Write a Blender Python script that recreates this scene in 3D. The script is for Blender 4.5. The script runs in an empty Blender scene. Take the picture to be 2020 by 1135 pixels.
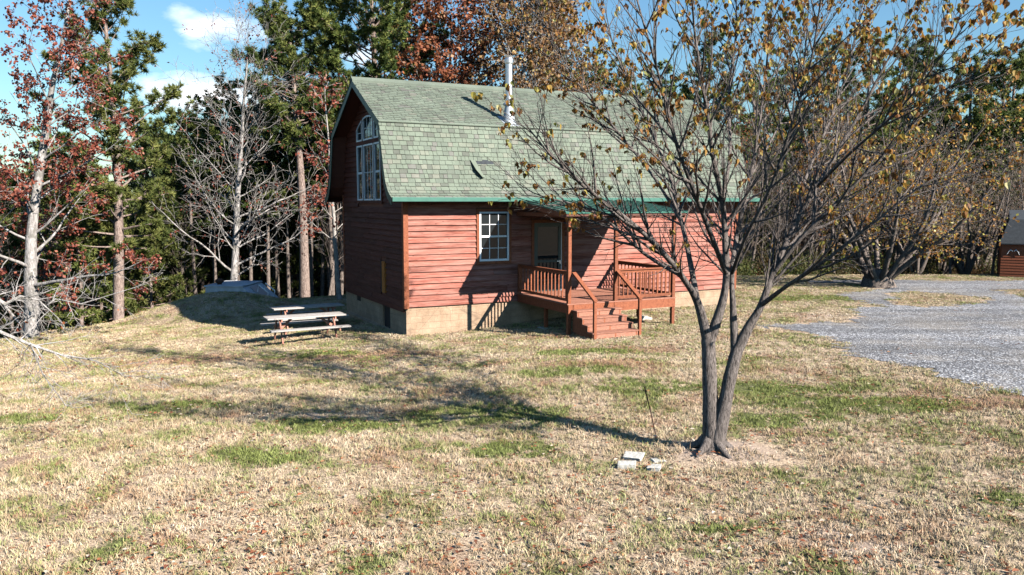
import bpy, math, random
import numpy as np
from mathutils import Vector, Matrix, Euler
PI = math.pi
R = math.radians
scene = bpy.context.scene
COL = scene.collection
random.seed(7)

# ------------------------------------------------------------------ camera numbers
F_PX = 1600.0            # focal length in pixels of the 2020 px wide photograph
CAM_H = 4.1
PITCH = math.atan(169.0 / F_PX)
cp, sp = math.cos(PITCH), math.sin(PITCH)

def ray(px, py):
    u = (px - 1010.0) / F_PX; v = (py - 567.5) / F_PX
    return u, cp - v * sp, -sp - v * cp
def G(px, py, z=0.0):
    """where that direction meets the level z"""
    a, b, c = ray(px, py); t = (z - CAM_H) / c
    return a * t, b * t
def A(px, py, Y):
    a, b, c = ray(px, py); t = Y / b
    return Vector((a * t, Y, CAM_H + c * t))

def smooth(a, b, x):
    t = max(0.0, min(1.0, (x - a) / (b - a))); return t * t * (3 - 2 * t)

# ------------------------------------------------------------------ object helpers
def tag(o, label=None, cat=None, group=None, kind=None):
    if label: o['label'] = label
    if cat: o['category'] = cat
    if group: o['group'] = group
    if kind: o['kind'] = kind
    return o
def empty(name, loc=(0, 0, 0), rz=0.0, label=None, cat=None, group=None):
    o = bpy.data.objects.new(name, None); COL.objects.link(o)
    o.empty_display_size = 0.3
    o.location = loc; o.rotation_euler = (0, 0, rz)
    return tag(o, label, cat, group)
def copy_tree(o, parent=None):
    c = o.copy(); COL.objects.link(c); c.parent = parent
    for ch in o.children: copy_tree(ch, c)
    return c

class MB:
    """collects faces and links them as one mesh object"""
    def __init__(self): self.v = []; self.f = []; self.r = []
    def add(self, verts, faces, rnd=None):
        b = len(self.v); self.v.extend(verts)
        if rnd is None: rnd = random.random()
        for f in faces: self.f.append(tuple(i + b for i in f)); self.r.append(rnd)
    def box(self, x0, x1, y0, y1, z0, z1, rnd=None, M=None):
        vs = [(x0,y0,z0),(x1,y0,z0),(x1,y1,z0),(x0,y1,z0),(x0,y0,z1),(x1,y0,z1),(x1,y1,z1),(x0,y1,z1)]
        if M is not None: vs = [tuple(M @ Vector(v)) for v in vs]
        self.add(vs, [(0,3,2,1),(4,5,6,7),(0,1,5,4),(1,2,6,5),(2,3,7,6),(3,0,4,7)], rnd)
    def bar(self, a, b, w, h, rnd=None, up=(0,0,1)):
        """a beam from a to b, w wide and h high, squared about its axis"""
        a = Vector(a); b = Vector(b); d = (b - a); L = d.length; d.normalize()
        s = d.cross(Vector(up))
        if s.length < 1e-4: s = Vector((1, 0, 0))
        s.normalize(); u = s.cross(d)
        vs = []
        for p in (a, b):
            for (i, j) in ((-1,-1),(1,-1),(1,1),(-1,1)):
                vs.append(tuple(p + s * (i * w / 2) + u * (j * h / 2)))
        self.add(vs, [(3,2,1,0),(4,5,6,7),(0,1,5,4),(1,2,6,5),(2,3,7,6),(3,0,4,7)], rnd)
    def prism(self, poly, axis, a0, a1, rnd=None):
        """poly: 2D outline; axis 'x': (y,z) extruded in x; 'y': (x,z); 'z': (x,y)"""
        def mk(p, a):
            return {'x': (a, p[0], p[1]), 'y': (p[0], a, p[1]), 'z': (p[0], p[1], a)}[axis]
        n = len(poly)
        vs = [mk(p, a0) for p in poly] + [mk(p, a1) for p in poly]
        fs = [tuple(range(n)), tuple(range(2 * n - 1, n - 1, -1))]
        for i in range(n):
            j = (i + 1) % n; fs.append((i, i + n, j + n, j))
        self.add(vs, fs, rnd)
    def tube(self, pts, rad, n=6, rnd=None, cap=False, wob=0.0):
        pts = [Vector(p) for p in pts]
        b = len(self.v); m = len(pts)
        d0 = (pts[1] - pts[0]).normalized()
        ref = Vector((0, 1, 0)) if abs(d0.y) < .9 else Vector((1, 0, 0))
        for i in range(m):
            d = (pts[min(i + 1, m - 1)] - pts[max(i - 1, 0)]).normalized()
            s = d.cross(ref)
            if s.length < 1e-3: s = d.cross(Vector((0.3, .2, 1)))
            s.normalize(); u = s.cross(d)
            for k in range(n):
                a = 2 * PI * k / n
                rr = rad[i] * (1 + (wob * math.sin(k * 2.6 + i * .8) if wob else 0))
                q = pts[i] + s * (math.cos(a) * rr) + u * (math.sin(a) * rr)
                self.v.append((q.x, q.y, q.z))
        if rnd is None: rnd = random.random()
        for i in range(m - 1):
            for k in range(n):
                k2 = (k + 1) % n
                self.f.append((b + i*n + k, b + i*n + k2, b + (i+1)*n + k2, b + (i+1)*n + k)); self.r.append(rnd)
        if cap:
            self.f.append(tuple(b + k for k in range(n))[::-1]); self.r.append(rnd)
            self.f.append(tuple(b + (m-1)*n + k for k in range(n))); self.r.append(rnd)
    def mesh(self, name, mat, smoothf=False, normals=False):
        me = bpy.data.meshes.new(name)
        me.from_pydata(self.v, [], self.f)
        at = me.attributes.new('rnd', 'FLOAT', 'FACE')
        at.data.foreach_set('value', np.array(self.r, dtype=np.float32))
        if mat: me.materials.append(mat)
        if smoothf: me.polygons.foreach_set('use_smooth', [True] * len(self.f))
        if normals:
            import bmesh
            bm = bmesh.new(); bm.from_mesh(me); bmesh.ops.recalc_face_normals(bm, faces=bm.faces[:]); bm.to_mesh(me); bm.free()
        me.update()
        return me
    def build(self, name, mat, parent=None, smoothf=False, bevel=0.0, normals=True):
        me = self.mesh(name, mat, smoothf, normals)
        o = bpy.data.objects.new(name, me); COL.objects.link(o)
        if parent: o.parent = parent
        if bevel:
            m = o.modifiers.new('bevel', 'BEVEL'); m.width = bevel; m.segments = 2; m.limit_method = 'ANGLE'
        return o

# ------------------------------------------------------------------ materials
class Mat:
    def __init__(self, name):
        self.m = bpy.data.materials.new(name); self.m.use_nodes = True
        self.nt = self.m.node_tree; self.N = self.nt.nodes; self.L = self.nt.links
        self.N.clear()
        self.out = self.N.new('ShaderNodeOutputMaterial')
    def n(self, t, **kw):
        nd = self.N.new(t)
        for k, v in kw.items():
            if k.startswith('i_'):
                key = k[2:]
                key = int(key) if key.isdigit() else key.replace('_', ' ')
                nd.inputs[key].default_value = v
            else: setattr(nd, k, v)
        return nd
    def link(self, a, b): self.L.new(a, b)
    def coord(self, kind='Object', scale=(1,1,1)):
        if kind == 'World': s = self.n('ShaderNodeNewGeometry').outputs['Position']
        else: s = self.n('ShaderNodeTexCoord').outputs[kind]
        mp = self.n('ShaderNodeMapping'); mp.inputs['Scale'].default_value = scale
        self.link(s, mp.inputs['Vector']); return mp.outputs['Vector']
    def noise(self, vec, scale, detail=4, rough=.55, dist=0.0):
        nd = self.n('ShaderNodeTexNoise'); nd.inputs['Scale'].default_value = scale
        nd.inputs['Detail'].default_value = detail; nd.inputs['Roughness'].default_value = rough
        nd.inputs['Distortion'].default_value = dist
        self.link(vec, nd.inputs['Vector']); return nd.outputs['Fac']
    def ramp(self, fac, stops, interp='LINEAR'):
        nd = self.n('ShaderNodeValToRGB'); cr = nd.color_ramp; cr.interpolation = interp
        while len(cr.elements) < len(stops): cr.elements.new(0.5)
        for e, (p, c) in zip(cr.elements, stops):
            e.position = p; e.color = (c[0], c[1], c[2], 1) if not isinstance(c, (int, float)) else (c, c, c, 1)
        self.link(fac, nd.inputs['Fac']); return nd.outputs['Color']
    def mix(self, fac, a, b, mode='MIX'):
        nd = self.n('ShaderNodeMix', data_type='RGBA', blend_type=mode)
        ins = nd.inputs
        if isinstance(fac, (int, float)): ins[0].default_value = fac
        else: self.link(fac, ins[0])
        for s, x in ((6, a), (7, b)):
            if isinstance(x, tuple): ins[s].default_value = (x[0], x[1], x[2], 1)
            else: self.link(x, ins[s])
        return nd.outputs[2]
    def math(self, op, a, b=0.0, clamp=False):
        nd = self.n('ShaderNodeMath', operation=op); nd.use_clamp = clamp
        for s, x in ((0, a), (1, b)):
            if isinstance(x, (int, float)): nd.inputs[s].default_value = x
            else: self.link(x, nd.inputs[s])
        return nd.outputs[0]
    def attr(self, name='rnd'):
        nd = self.n('ShaderNodeAttribute'); nd.attribute_name = name; return nd.outputs['Fac']
    def bump(self, h, strength=.5, dist=.02):
        nd = self.n('ShaderNodeBump'); nd.inputs['Strength'].default_value = strength
        nd.inputs['Distance'].default_value = dist; self.link(h, nd.inputs['Height']); return nd.outputs['Normal']
    def finish(self, col, rough=.8, bump=None, metal=0.0, spec=.5, trans=None, tfac=.35):
        p = self.n('ShaderNodeBsdfPrincipled')
        if isinstance(col, tuple): p.inputs['Base Color'].default_value = (col[0], col[1], col[2], 1)
        else: self.link(col, p.inputs['Base Color'])
        if isinstance(rough, (int, float)): p.inputs['Roughness'].default_value = rough
        else: self.link(rough, p.inputs['Roughness'])
        p.inputs['Metallic'].default_value = metal; p.inputs['Specular IOR Level'].default_value = spec
        if bump is not None: self.link(bump, p.inputs['Normal'])
        s = p.outputs[0]
        if trans:
            t = self.n('ShaderNodeBsdfTranslucent')
            if isinstance(col, tuple): t.inputs['Color'].default_value = (col[0], col[1], col[2], 1)
            else: self.link(col, t.inputs['Color'])
            mx = self.n('ShaderNodeMixShader'); mx.inputs[0].default_value = tfac
            self.link(s, mx.inputs[1]); self.link(t.outputs[0], mx.inputs[2]); s = mx.outputs[0]
        self.link(s, self.out.inputs['Surface'])
        return self.m

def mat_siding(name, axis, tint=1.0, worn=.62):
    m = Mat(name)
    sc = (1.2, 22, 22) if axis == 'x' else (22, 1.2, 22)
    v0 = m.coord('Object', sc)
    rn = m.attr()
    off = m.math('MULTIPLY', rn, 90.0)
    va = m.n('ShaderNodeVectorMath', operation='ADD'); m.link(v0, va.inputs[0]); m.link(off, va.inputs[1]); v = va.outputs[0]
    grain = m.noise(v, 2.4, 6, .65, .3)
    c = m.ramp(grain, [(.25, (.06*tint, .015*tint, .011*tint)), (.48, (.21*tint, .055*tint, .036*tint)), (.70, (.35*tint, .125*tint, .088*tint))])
    board = m.ramp(rn, [(0, (.58, .52, .46)), (.5, (.88, .84, .78)), (1, (1.2, 1.2, 1.17))])
    c = m.mix(1.0, c, board, 'MULTIPLY')
    # pale weathered streaks and knots
    wv = m.coord('Object', (.6, 5, 7) if axis == 'x' else (5, .6, 7))
    vb = m.n('ShaderNodeVectorMath', operation='ADD'); m.link(wv, vb.inputs[0]); m.link(off, vb.inputs[1])
    w = m.ramp(m.noise(vb.outputs[0], 1.3, 5, .7), [(.38, 0.0), (.66, .8)])
    c = m.mix(m.math('MULTIPLY', w, worn), c, (.50, .27, .215))
    kv = m.coord('Object', (3.2, 3.2, 6.5))
    vo = m.n('ShaderNodeTexVoronoi'); vo.inputs['Scale'].default_value = 1.0; m.link(kv, vo.inputs['Vector'])
    k = m.ramp(vo.outputs['Distance'], [(.05, 1.0), (.13, 0.0)])
    c = m.mix(m.math('MULTIPLY', k, .75), c, (.09, .025, .015))
    return m.finish(c, .75, m.bump(grain, .35, .01), spec=.25)

def mat_wood(name, c0, c1, scale=(3, 3, 3), rough=.75):
    m = Mat(name)
    v = m.coord('Object', scale)
    g = m.noise(v, 6, 6, .65, .8)
    c = m.ramp(g, [(.3, c0), (.7, c1)])
    c = m.mix(1.0, c, m.ramp(m.attr(), [(0, .8), (1, 1.15)]), 'MULTIPLY')
    return m.finish(c, rough, m.bump(g, .3, .01), spec=.3)

def mat_plain(name, c, rough=.6, metal=0.0, var=.12, scale=5, spec=.4):
    m = Mat(name)
    n = m.noise(m.coord('Object'), scale, 5, .6)
    lo = tuple(x * (1 - var) for x in c); hi = tuple(x * (1 + var) for x in c)
    return m.finish(m.ramp(n, [(.3, lo), (.7, hi)]), rough, m.bump(n, .15, .01), metal, spec)

def mat_shingle():
    m = Mat('green_shingle')
    rn = m.attr()
    c = m.ramp(rn, [(0, (.108, .115, .094)), (.2, (.122, .142, .112)), (.45, (.146, .170, .130)), (.65, (.140, .163, .126)), (.82, (.166, .177, .138)), (.93, (.170, .168, .137)), (1, (.140, .140, .122))], 'LINEAR')
    gr = m.noise(m.coord('Object'), 170, 3, .7)
    c = m.mix(.9, c, m.ramp(gr, [(.3, .62), (.7, 1.4)]), 'MULTIPLY')
    st = m.noise(m.coord('Object', (1, 1, .35)), 1.3, 5, .65)
    c = m.mix(1.0, c, m.ramp(st, [(.3, .82), (.7, 1.15)]), 'MULTIPLY')
    return m.finish(c, .95, m.bump(gr, .5, .006), spec=.2)

def mat_block():
    m = Mat('tan_block')
    v = m.coord('Object')
    # blocks in courses on either wall: fold x and y into one running coordinate
    sx = m.n('ShaderNodeSeparateXYZ'); m.link(v, sx.inputs[0])
    cx = m.n('ShaderNodeCombineXYZ')
    m.link(m.math('ADD', sx.outputs[0], sx.outputs[1]), cx.inputs[0]); m.link(sx.outputs[2], cx.inputs[1])
    b = m.n('ShaderNodeTexBrick'); b.inputs['Scale'].default_value = 1.0
    b.inputs['Brick Width'].default_value = .4; b.inputs['Row Height'].default_value = .2
    b.inputs['Mortar Size'].default_value = .008; b.inputs['Mortar Smooth'].default_value = .5
    m.link(cx.outputs[0], b.inputs['Vector'])
    n1 = m.noise(v, 2.2, 6, .65); n2 = m.noise(v, 26, 4, .6)
    c = m.ramp(n1, [(.3, (.27, .18, .115)), (.7, (.44, .31, .21))])
    c = m.mix(1.0, c, m.ramp(n2, [(.3, .82), (.7, 1.12)]), 'MULTIPLY')
    c = m.mix(m.math('MULTIPLY', b.outputs['Fac'], .4), c, (.2, .15, .1))
    vo = m.n('ShaderNodeTexVoronoi', feature='DISTANCE_TO_EDGE'); vo.inputs['Scale'].default_value = 1.1
    dv = m.mix(.12, v, m.n('ShaderNodeTexNoise', i_Scale=6.0).outputs['Color'], 'ADD'); m.link(dv, vo.inputs['Vector'])
    cr = m.ramp(vo.outputs['Distance'], [(0, 1.0), (.012, 0.0)])
    c = m.mix(m.math('MULTIPLY', cr, .6), c, (.14, .1, .07))
    h = m.math('SUBTRACT', m.math('MULTIPLY', n2, .6), m.math('MULTIPLY', b.outputs['Fac'], .5))
    return m.finish(c, .92, m.bump(h, .7, .015), spec=.2)

def mat_bark(name, dark, light, vs=6, patch=None, streak=4.0):
    m = Mat(name)
    v = m.coord('Object', (streak, streak, 1))
    n = m.noise(v, vs, 8, .7, .8)
    c = m.ramp(n, [(.36, dark), (.62, light)])
    if patch:
        p = m.noise(m.coord('Object'), 3.2, 4, .7)
        c = m.mix(m.ramp(p, [(.5, 0.0), (.58, .85)]), c, patch)
    return m.finish(c, .9, m.bump(n, .9, .03), spec=.2)

def mat_leaf(name, stops, tf=.35, rough=.6):
    m = Mat(name)
    oi = m.n('ShaderNodeObjectInfo').outputs['Random']
    c = m.ramp(m.attr(), stops)
    c = m.mix(1.0, c, m.ramp(oi, [(0, .8), (1, 1.2)]), 'MULTIPLY')
    return m.finish(c, rough, spec=.3, trans=True, tfac=tf)

M_side_x = mat_siding('red_siding_front', 'x')
M_side_y = mat_siding('red_siding_gable_shade_tinted', 'y', .28, .08)  # front stain darkened, pale streaks cut: the gable end's shade put into the colour
M_trim = mat_wood('red_brown_trim', (.15, .042, .019), (.32, .105, .048))
M_deck = mat_wood('worn_deck_boards', (.20, .075, .045), (.40, .185, .125), (2, 9, 9))
M_hatch = mat_wood('amber_board', (.30, .10, .02), (.45, .17, .035))
M_shingle = mat_shingle()
M_fascia = mat_plain('green_fascia', (.045, .14, .105), .45)
M_rake = mat_plain('dark_green_rake', (.035, .075, .06), .5)
M_soffit = mat_plain('brown_soffit', (.10, .035, .022), .7)
M_tin = mat_plain('green_metal_roof', (.05, .155, .115), .38, .2, .1)
M_white = mat_plain('white_vinyl', (.78, .78, .78), .4, 0, .03)
M_block = mat_block()
M_steel = mat_plain('galvanised_steel', (.55, .56, .58), .42, .9, .1, 9)
M_steelm = mat_plain('pale_flashing', (.36, .385, .41), .5, .3, .1, 9)
M_dark = mat_plain('dark_recess', (.02, .018, .016), .9)
M_storm = mat_plain('dark_green_door_frame', (.018, .035, .032), .5)
def mat_glass():
    m = Mat('window_glass')
    n = m.noise(m.coord('Object'), 2.0, 3)
    return m.finish((.012, .016, .018), .03, m.bump(n, .04, .01), 0, .28)
M_glass = mat_glass()
M_curtain = mat_plain('blinds', (.16, .17, .13), .8)
M_table = mat_wood('bleached_table_boards', (.25, .22, .20), (.46, .42, .38), (3, 3, 8))
M_tleg = mat_wood('reddish_table_frame', (.30, .12, .08), (.50, .24, .17))
M_conc = mat_plain('grey_concrete', (.50, .51, .53), .85, 0, .18, 4)
M_paver = mat_plain('pale_paver', (.46, .44, .39), .9, 0, .4, 22)
M_rust = mat_plain('rusty_steel', (.06, .03, .02), .8)
M_shedwall = mat_wood('shed_boards', (.16, .045, .02), (.30, .09, .04), (8, 1, 8))
M_shedroof = mat_plain('shed_shingle', (.035, .04, .045), .9, 0, .3, 12)
M_pinebark = mat_bark('pine_bark', (.075, .05, .04), (.34, .26, .22), 7, None, 3)
M_greybark = mat_bark('grey_bark', (.13, .115, .10), (.48, .44, .40), 5)
M_palebark = mat_bark('pale_bark', (.14, .125, .115), (.42, .39, .365), 4, (.16, .15, .13))
M_nearbark = mat_bark('furrowed_bark', (.025, .02, .018), (.22, .185, .165), 9, None, 5)
M_darkbark = mat_bark('brown_bark', (.06, .048, .04), (.25, .2, .17), 6)
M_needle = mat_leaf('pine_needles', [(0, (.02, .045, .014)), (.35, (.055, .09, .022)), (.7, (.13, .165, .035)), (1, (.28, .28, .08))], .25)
M_needle2 = mat_leaf('olive_needles', [(0, (.03, .05, .012)), (.5, (.09, .115, .025)), (1, (.22, .22, .06))], .25)
M_red = mat_leaf('red_leaves', [(0, (.075, .02, .016)), (.45, (.22, .052, .034)), (.8, (.36, .115, .065)), (1, (.46, .25, .18))])
M_russet = mat_leaf('russet_leaves', [(0, (.10, .028, .014)), (.4, (.22, .065, .03)), (.8, (.36, .13, .05)), (1, (.40, .22, .12))])
M_ochre = mat_leaf('ochre_leaves', [(0, (.10, .045, .015)), (.3, (.24, .10, .025)), (.55, (.40, .20, .04)), (.75, (.42, .34, .07)), (.88, (.20, .22, .05)), (1, (.62, .55, .26))], .4)
M_litter = mat_leaf('dry_litter', [(0, (.10, .04, .025)), (.35, (.30, .10, .05)), (.6, (.42, .2, .09)), (.85, (.5, .34, .22)), (1, (.66, .56, .45))])
M_brownleaf = mat_leaf('brown_leaves', [(0, (.07, .035, .018)), (.5, (.20, .10, .04)), (.85, (.32, .2, .08)), (1, (.4, .32, .14))])
M_brush = mat_leaf('brush_leaves', [(0, (.03, .035, .015)), (.5, (.08, .085, .03)), (.8, (.15, .10, .05)), (1, (.24, .2, .1))])

# ------------------------------------------------------------------ terrain
CX, CY = -3.24, 24.45
TH = R(26.5)
ux, uy = math.cos(TH), math.sin(TH)
def to_local(x, y):
    dx, dy = x - CX, y - CY
    return dx * ux + dy * uy, -dx * uy + dy * ux
def to_world(s, t):
    return CX + s * ux - t * uy, CY + s * uy + t * ux
EDGE = [(-60, 18.0), (-30, 21.5), (-22, 24.5), (-17.5, 28.2), (-15.8, 32.3), (-14.5, 36.0), (-11, 37.2), (-6, 37.5), (0, 39.0), (6, 40.8), (14, 41.6), (30, 42.2), (60, 44), (400, 60)]
def edge_y(x):
    if x < EDGE[0][0]: return EDGE[0][1]
    for (x0, y0), (x1, y1) in zip(EDGE, EDGE[1:]):
        if x <= x1: return y0 + (y1 - y0) * (x - x0) / (x1 - x0)
    return EDGE[-1][1]
def hgt(x, y):
    h = .3 * smooth(-3, 2.5, x) * smooth(10, 20, y) + .12 * (1 - smooth(10, 20, y))
    h += .05 * math.sin(x * .55 + 1) * math.sin(y * .43) * smooth(60, 20, abs(y))
    h -= .052 * max(0.0, min(14.0, -3.2 - x)) * smooth(12, 23, y)
    r = math.hypot((x + 12.2) / 4.3, (y - 33.3) / 3.1)
    if r < 1: h += .80 * (.5 + .5 * math.cos(PI * r)) ** .8
    r = math.hypot((x - 3.15) / 1.3, (y - 12.6) / 1.1)
    if r < 1: h += .10 * (.5 + .5 * math.cos(PI * r))
    e = edge_y(x); d = y - e
    if d > 0:
        k = .34 if x < 2 else .16
        mx = 5.0 if x < 2 else 2.2
        h -= mx * (1 - math.exp(-d * k / mx * 1.2)) * smooth(0, 1.5, d)
    return h

def steps():
    out = []
    x = 0.0; d = .35
    while x < 700:
        out.append(x)
        if x > 32: d *= 1.22
        x += d
    return out
xs = steps(); gx = [-a for a in xs[:0:-1]] + xs
gy = [20 - a for a in xs[:0:-1]] + [20 + a for a in xs]
mb = MB()
W_ = len(gx)
mb.v = [(x, y, hgt(x, y)) for y in gy for x in gx]
mb.f = [(j*W_+i, j*W_+i+1, (j+1)*W_+i+1, (j+1)*W_+i) for j in range(len(gy)-1) for i in range(W_-1)]
mb.r = [.5] * len(mb.f)

GREEN = [(G(1500, 790), 2.6, .8), (G(1280, 790), 1.7, .7), (G(1140, 695, .3), 1.5, .5), (G(1130, 740, .2), 1.3, .6), (G(640, 850), 1.6, .7), (G(330, 800), 1.6, .5),
         (G(500, 920), .9, .5), (G(600, 690), 1.6, .6), (G(1700, 820), 2.0, .7), (G(950, 830), 1.8, .7), (G(1620, 590, .3), 3.5, 1.0), (G(1540, 830, .2), 1.2, .5), (G(1000, 900), 1.2, .4), (G(1410, 1060), .35, .2), (G(1990, 1010), .5, .25), (G(40, 830), .8, .5)]
RUST = [(G(1250, 690, .3), 2.2, .7), (G(1200, 720, .3), 1.8, .6), (G(350, 690), 3.0, 1.0), (G(1100, 660, .3), 1.6, .5), (G(1900, 800, .2), 2.5, .6), (G(700, 700), 2.5, .8)]
BARE = [((3.3, 12.5), 1.05, .7), (G(1660, 1090), .5, .5), (G(1640, 625, .3), 1.5, 1.0)]
def blob(m, pos, spots, soft=.6):
    """a mask that is 1 in the middle of each real patch of ground and fades out"""
    tot = None
    for (c, rx, ry) in spots:
        vm = m.n('ShaderNodeVectorMath', operation='SUBTRACT'); m.link(pos, vm.inputs[0]); vm.inputs[1].default_value = (c[0], c[1], 0)
        vs = m.n('ShaderNodeVectorMath', operation='MULTIPLY'); m.link(vm.outputs[0], vs.inputs[0]); vs.inputs[1].default_value = (1/rx, 1/ry, 0)
        ln = m.n('ShaderNodeVectorMath', operation='LENGTH'); m.link(vs.outputs[0], ln.inputs[0])
        k = m.math('SUBTRACT', 1.15, ln.outputs['Value'], True)
        tot = k if tot is None else m.math('MAXIMUM', tot, k)
    return tot

def lawn_colour(m, blade):
    pos = m.n('ShaderNodeNewGeometry').outputs['Position']
    n1 = m.noise(pos, .95, 6, .66, .3); n2 = m.noise(pos, 2.3, 4, .6)
    n3 = m.noise(pos, 9.0, 3, .6)
    g = m.math('ADD', m.math('MULTIPLY', n1, .75), m.math('MULTIPLY', n2, .25))
    g = m.math('ADD', g, m.math('MULTIPLY', m.math('MULTIPLY', blob(m, pos, GREEN), m.ramp(m.noise(pos, 2.6, 5, .7), [(.40, 0.0), (.56, 1.0)])), .60))
    g = m.math('SUBTRACT', g, m.math('MULTIPLY', blob(m, pos, BARE), .4))
    g = m.math('ADD', g, m.math('MULTIPLY', m.math('SUBTRACT', n3, .5), .25))
    rd = m.math('ADD', m.noise(pos, .8, 4, .6, .2), m.math('MULTIPLY', blob(m, pos, RUST), .35))
    if blade:
        rn = m.attr()
        g = m.math('ADD', g, m.math('MULTIPLY', m.math('SUBTRACT', rn, .5), .34))
        dry = m.ramp(rn, [(0, (.13, .08, .045)), (.25, (.38, .265, .155)), (.5, (.60, .455, .295)), (.8, (.76, .62, .46)), (1, (.86, .78, .66))])
        grn = m.ramp(rn, [(0, (.05, .07, .015)), (.5, (.14, .19, .035)), (1, (.34, .39, .11))])
        red = m.ramp(rn, [(0, (.20, .085, .05)), (.5, (.42, .24, .14)), (1, (.58, .42, .3))])
    else:
        rn = m.noise(pos, 30, 3, .7)
        dry = m.ramp(rn, [(.36, (.15, .10, .068)), (.60, (.56, .43, .30))])
        grn = m.ramp(rn, [(.38, (.02, .03, .008)), (.62, (.13, .15, .045))])
        red = m.ramp(rn, [(.38, (.06, .03, .02)), (.62, (.36, .22, .15))])
    c = m.mix(m.ramp(rd, [(.52, 0.0), (.68, .8)]), dry, red)
    c = m.mix(m.ramp(g, [(.50, 0.0), (.61, .9)]), c, grn)
    return c, pos, n3
m = Mat('lawn_soil')
c, pos, n3 = lawn_colour(m, False)
bare = m.ramp(blob(m, pos, BARE), [(.15, 0.0), (.6, .9)])
soil = m.ramp(m.noise(pos, 14, 5, .7), [(.3, (.24, .17, .125)), (.7, (.46, .36, .29))])
c = m.mix(bare, c, soil)
# leaf litter under the woods beyond the lawn
zz = m.n('ShaderNodeSeparateXYZ'); m.link(pos, zz.inputs[0])
lit = m.ramp(m.noise(pos, 5, 6, .75), [(.3, (.05, .03, .02)), (.7, (.24, .14, .085))])
below = m.math('MULTIPLY', m.math('SUBTRACT', -.25, zz.outputs[2]), 1.5, True)
c = m.mix(below, c, lit)
M_lawn = m.finish(c, .95, m.bump(m.noise(pos, 25, 4, .7), .8, .03), spec=.1)
lawn = mb.build('ground', M_lawn, smoothf=True, normals=False); tag(lawn, kind='structure')

m = Mat('grass_blades'); c, _, _ = lawn_colour(m, True)
M_blade = m.finish(c, .8, spec=.12, trans=True, tfac=.05)

# ------------------------------------------------------------------ gravel
def gp(px, py): return G(px, py, .3)
GRAVEL = [gp(*p) for p in [(2080, 797), (2020, 778), (1960, 768), (1914, 759), (1871, 743), (1830, 729), (1784, 717), (1735, 710), (1684, 704), (1661, 693), (1667, 683), (1624, 667), (1578, 654), (1530, 649), (1483, 647),
        (1500, 641), (1555, 643), (1595, 639), (1624, 634), (1678, 635), (1700, 625), (1675, 609), (1710, 607), (1744, 604), (1700, 598), (1672, 590), (1641, 583), (1700, 575), (1760, 566), (1700, 560), (1560, 557), (1560, 553.5), (2400, 553.5), (2600, 600), (2600, 800)]]
ISLAND = [gp(*p) for p in [(1757, 577), (1800, 574), (1860, 578), (1957, 588), (1962, 593), (1920, 597), (1871, 605), (1800, 606), (1762, 601), (1752, 592), (1790, 588), (1745, 584)]]
ISLAND2 = [gp(*p) for p in [(1960, 572), (2100, 574), (2100, 590), (2010, 585)]]
def inside(P, x, y):
    c = False; j = len(P) - 1
    for i in range(len(P)):
        xi, yi = P[i]; xj, yj = P[j]
        if (yi > y) != (yj > y) and x < (xj - xi) * (y - yi) / (yj - yi) + xi: c = not c
        j = i
    return c
def on_gravel(x, y, w=0.0):
    x2 = x + w * (math.sin(y * 5.1) + math.sin(y * 11.7 + x * 3)); y2 = y + w * (math.sin(x * 4.3) + math.sin(x * 9.1 + y * 4))
    return inside(GRAVEL, x2, y2) and not inside(ISLAND, x2, y2) and not inside(ISLAND2, x2, y2)
mb = MB(); idx = {}
d = .10
def gv(i, j):
    if (i, j) not in idx:
        x = i * d; y = j * d
        idx[(i, j)] = len(mb.v); mb.v.append((x, y, hgt(x, y) + .012))
    return idx[(i, j)]
for j in range(int(14 / d), int(43 / d)):
    for i in range(int(5 / d), int(46 / d)):
        x, y = (i + .5) * d, (j + .5) * d
        if x > .72 * y + 3: continue
        if on_gravel(x, y, .14):
            mb.f.append((gv(i, j), gv(i+1, j), gv(i+1, j+1), gv(i, j+1))); mb.r.append(.5)
m = Mat('gravel')
pos = m.coord('World')
vo = m.n('ShaderNodeTexVoronoi'); vo.inputs['Scale'].default_value = 20; m.link(pos, vo.inputs['Vector'])
sp_ = m.n('ShaderNodeSeparateColor'); m.link(vo.outputs['Color'], sp_.inputs[0])
c = m.ramp(sp_.outputs[0], [(0, (.06, .06, .065)), (.4, (.20, .20, .21)), (.75, (.33, .33, .345)), (1, (.62, .62, .62))])
c = m.mix(m.ramp(vo.outputs['Distance'], [(.35, 0.0), (.75, .8)]), c, (.10, .095, .09))
n = m.noise(pos, .5, 5, .65)
c = m.mix(m.ramp(n, [(.46, 0.0), (.72, .6)]), c, (.30, .26, .21))
mpv = m.n('ShaderNodeMapping'); mpv.inputs['Rotation'].default_value = (0, 0, -.5); mpv.inputs['Scale'].default_value = (.08, .75, 1); m.link(pos, mpv.inputs['Vector'])
rut = m.noise(mpv.outputs[0], 1.2, 3, .5, .4)
c = m.mix(1.0, c, m.ramp(rut, [(.38, .72), (.6, 1.12)]), 'MULTIPLY')
hh = m.math('SUBTRACT', 1.0, vo.outputs['Distance'])
M_gravel = m.finish(c, .9, m.bump(hh, .9, .03), spec=.2)
gr = mb.build('gravel_drive', M_gravel, normals=False); tag(gr, kind='structure')

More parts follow.
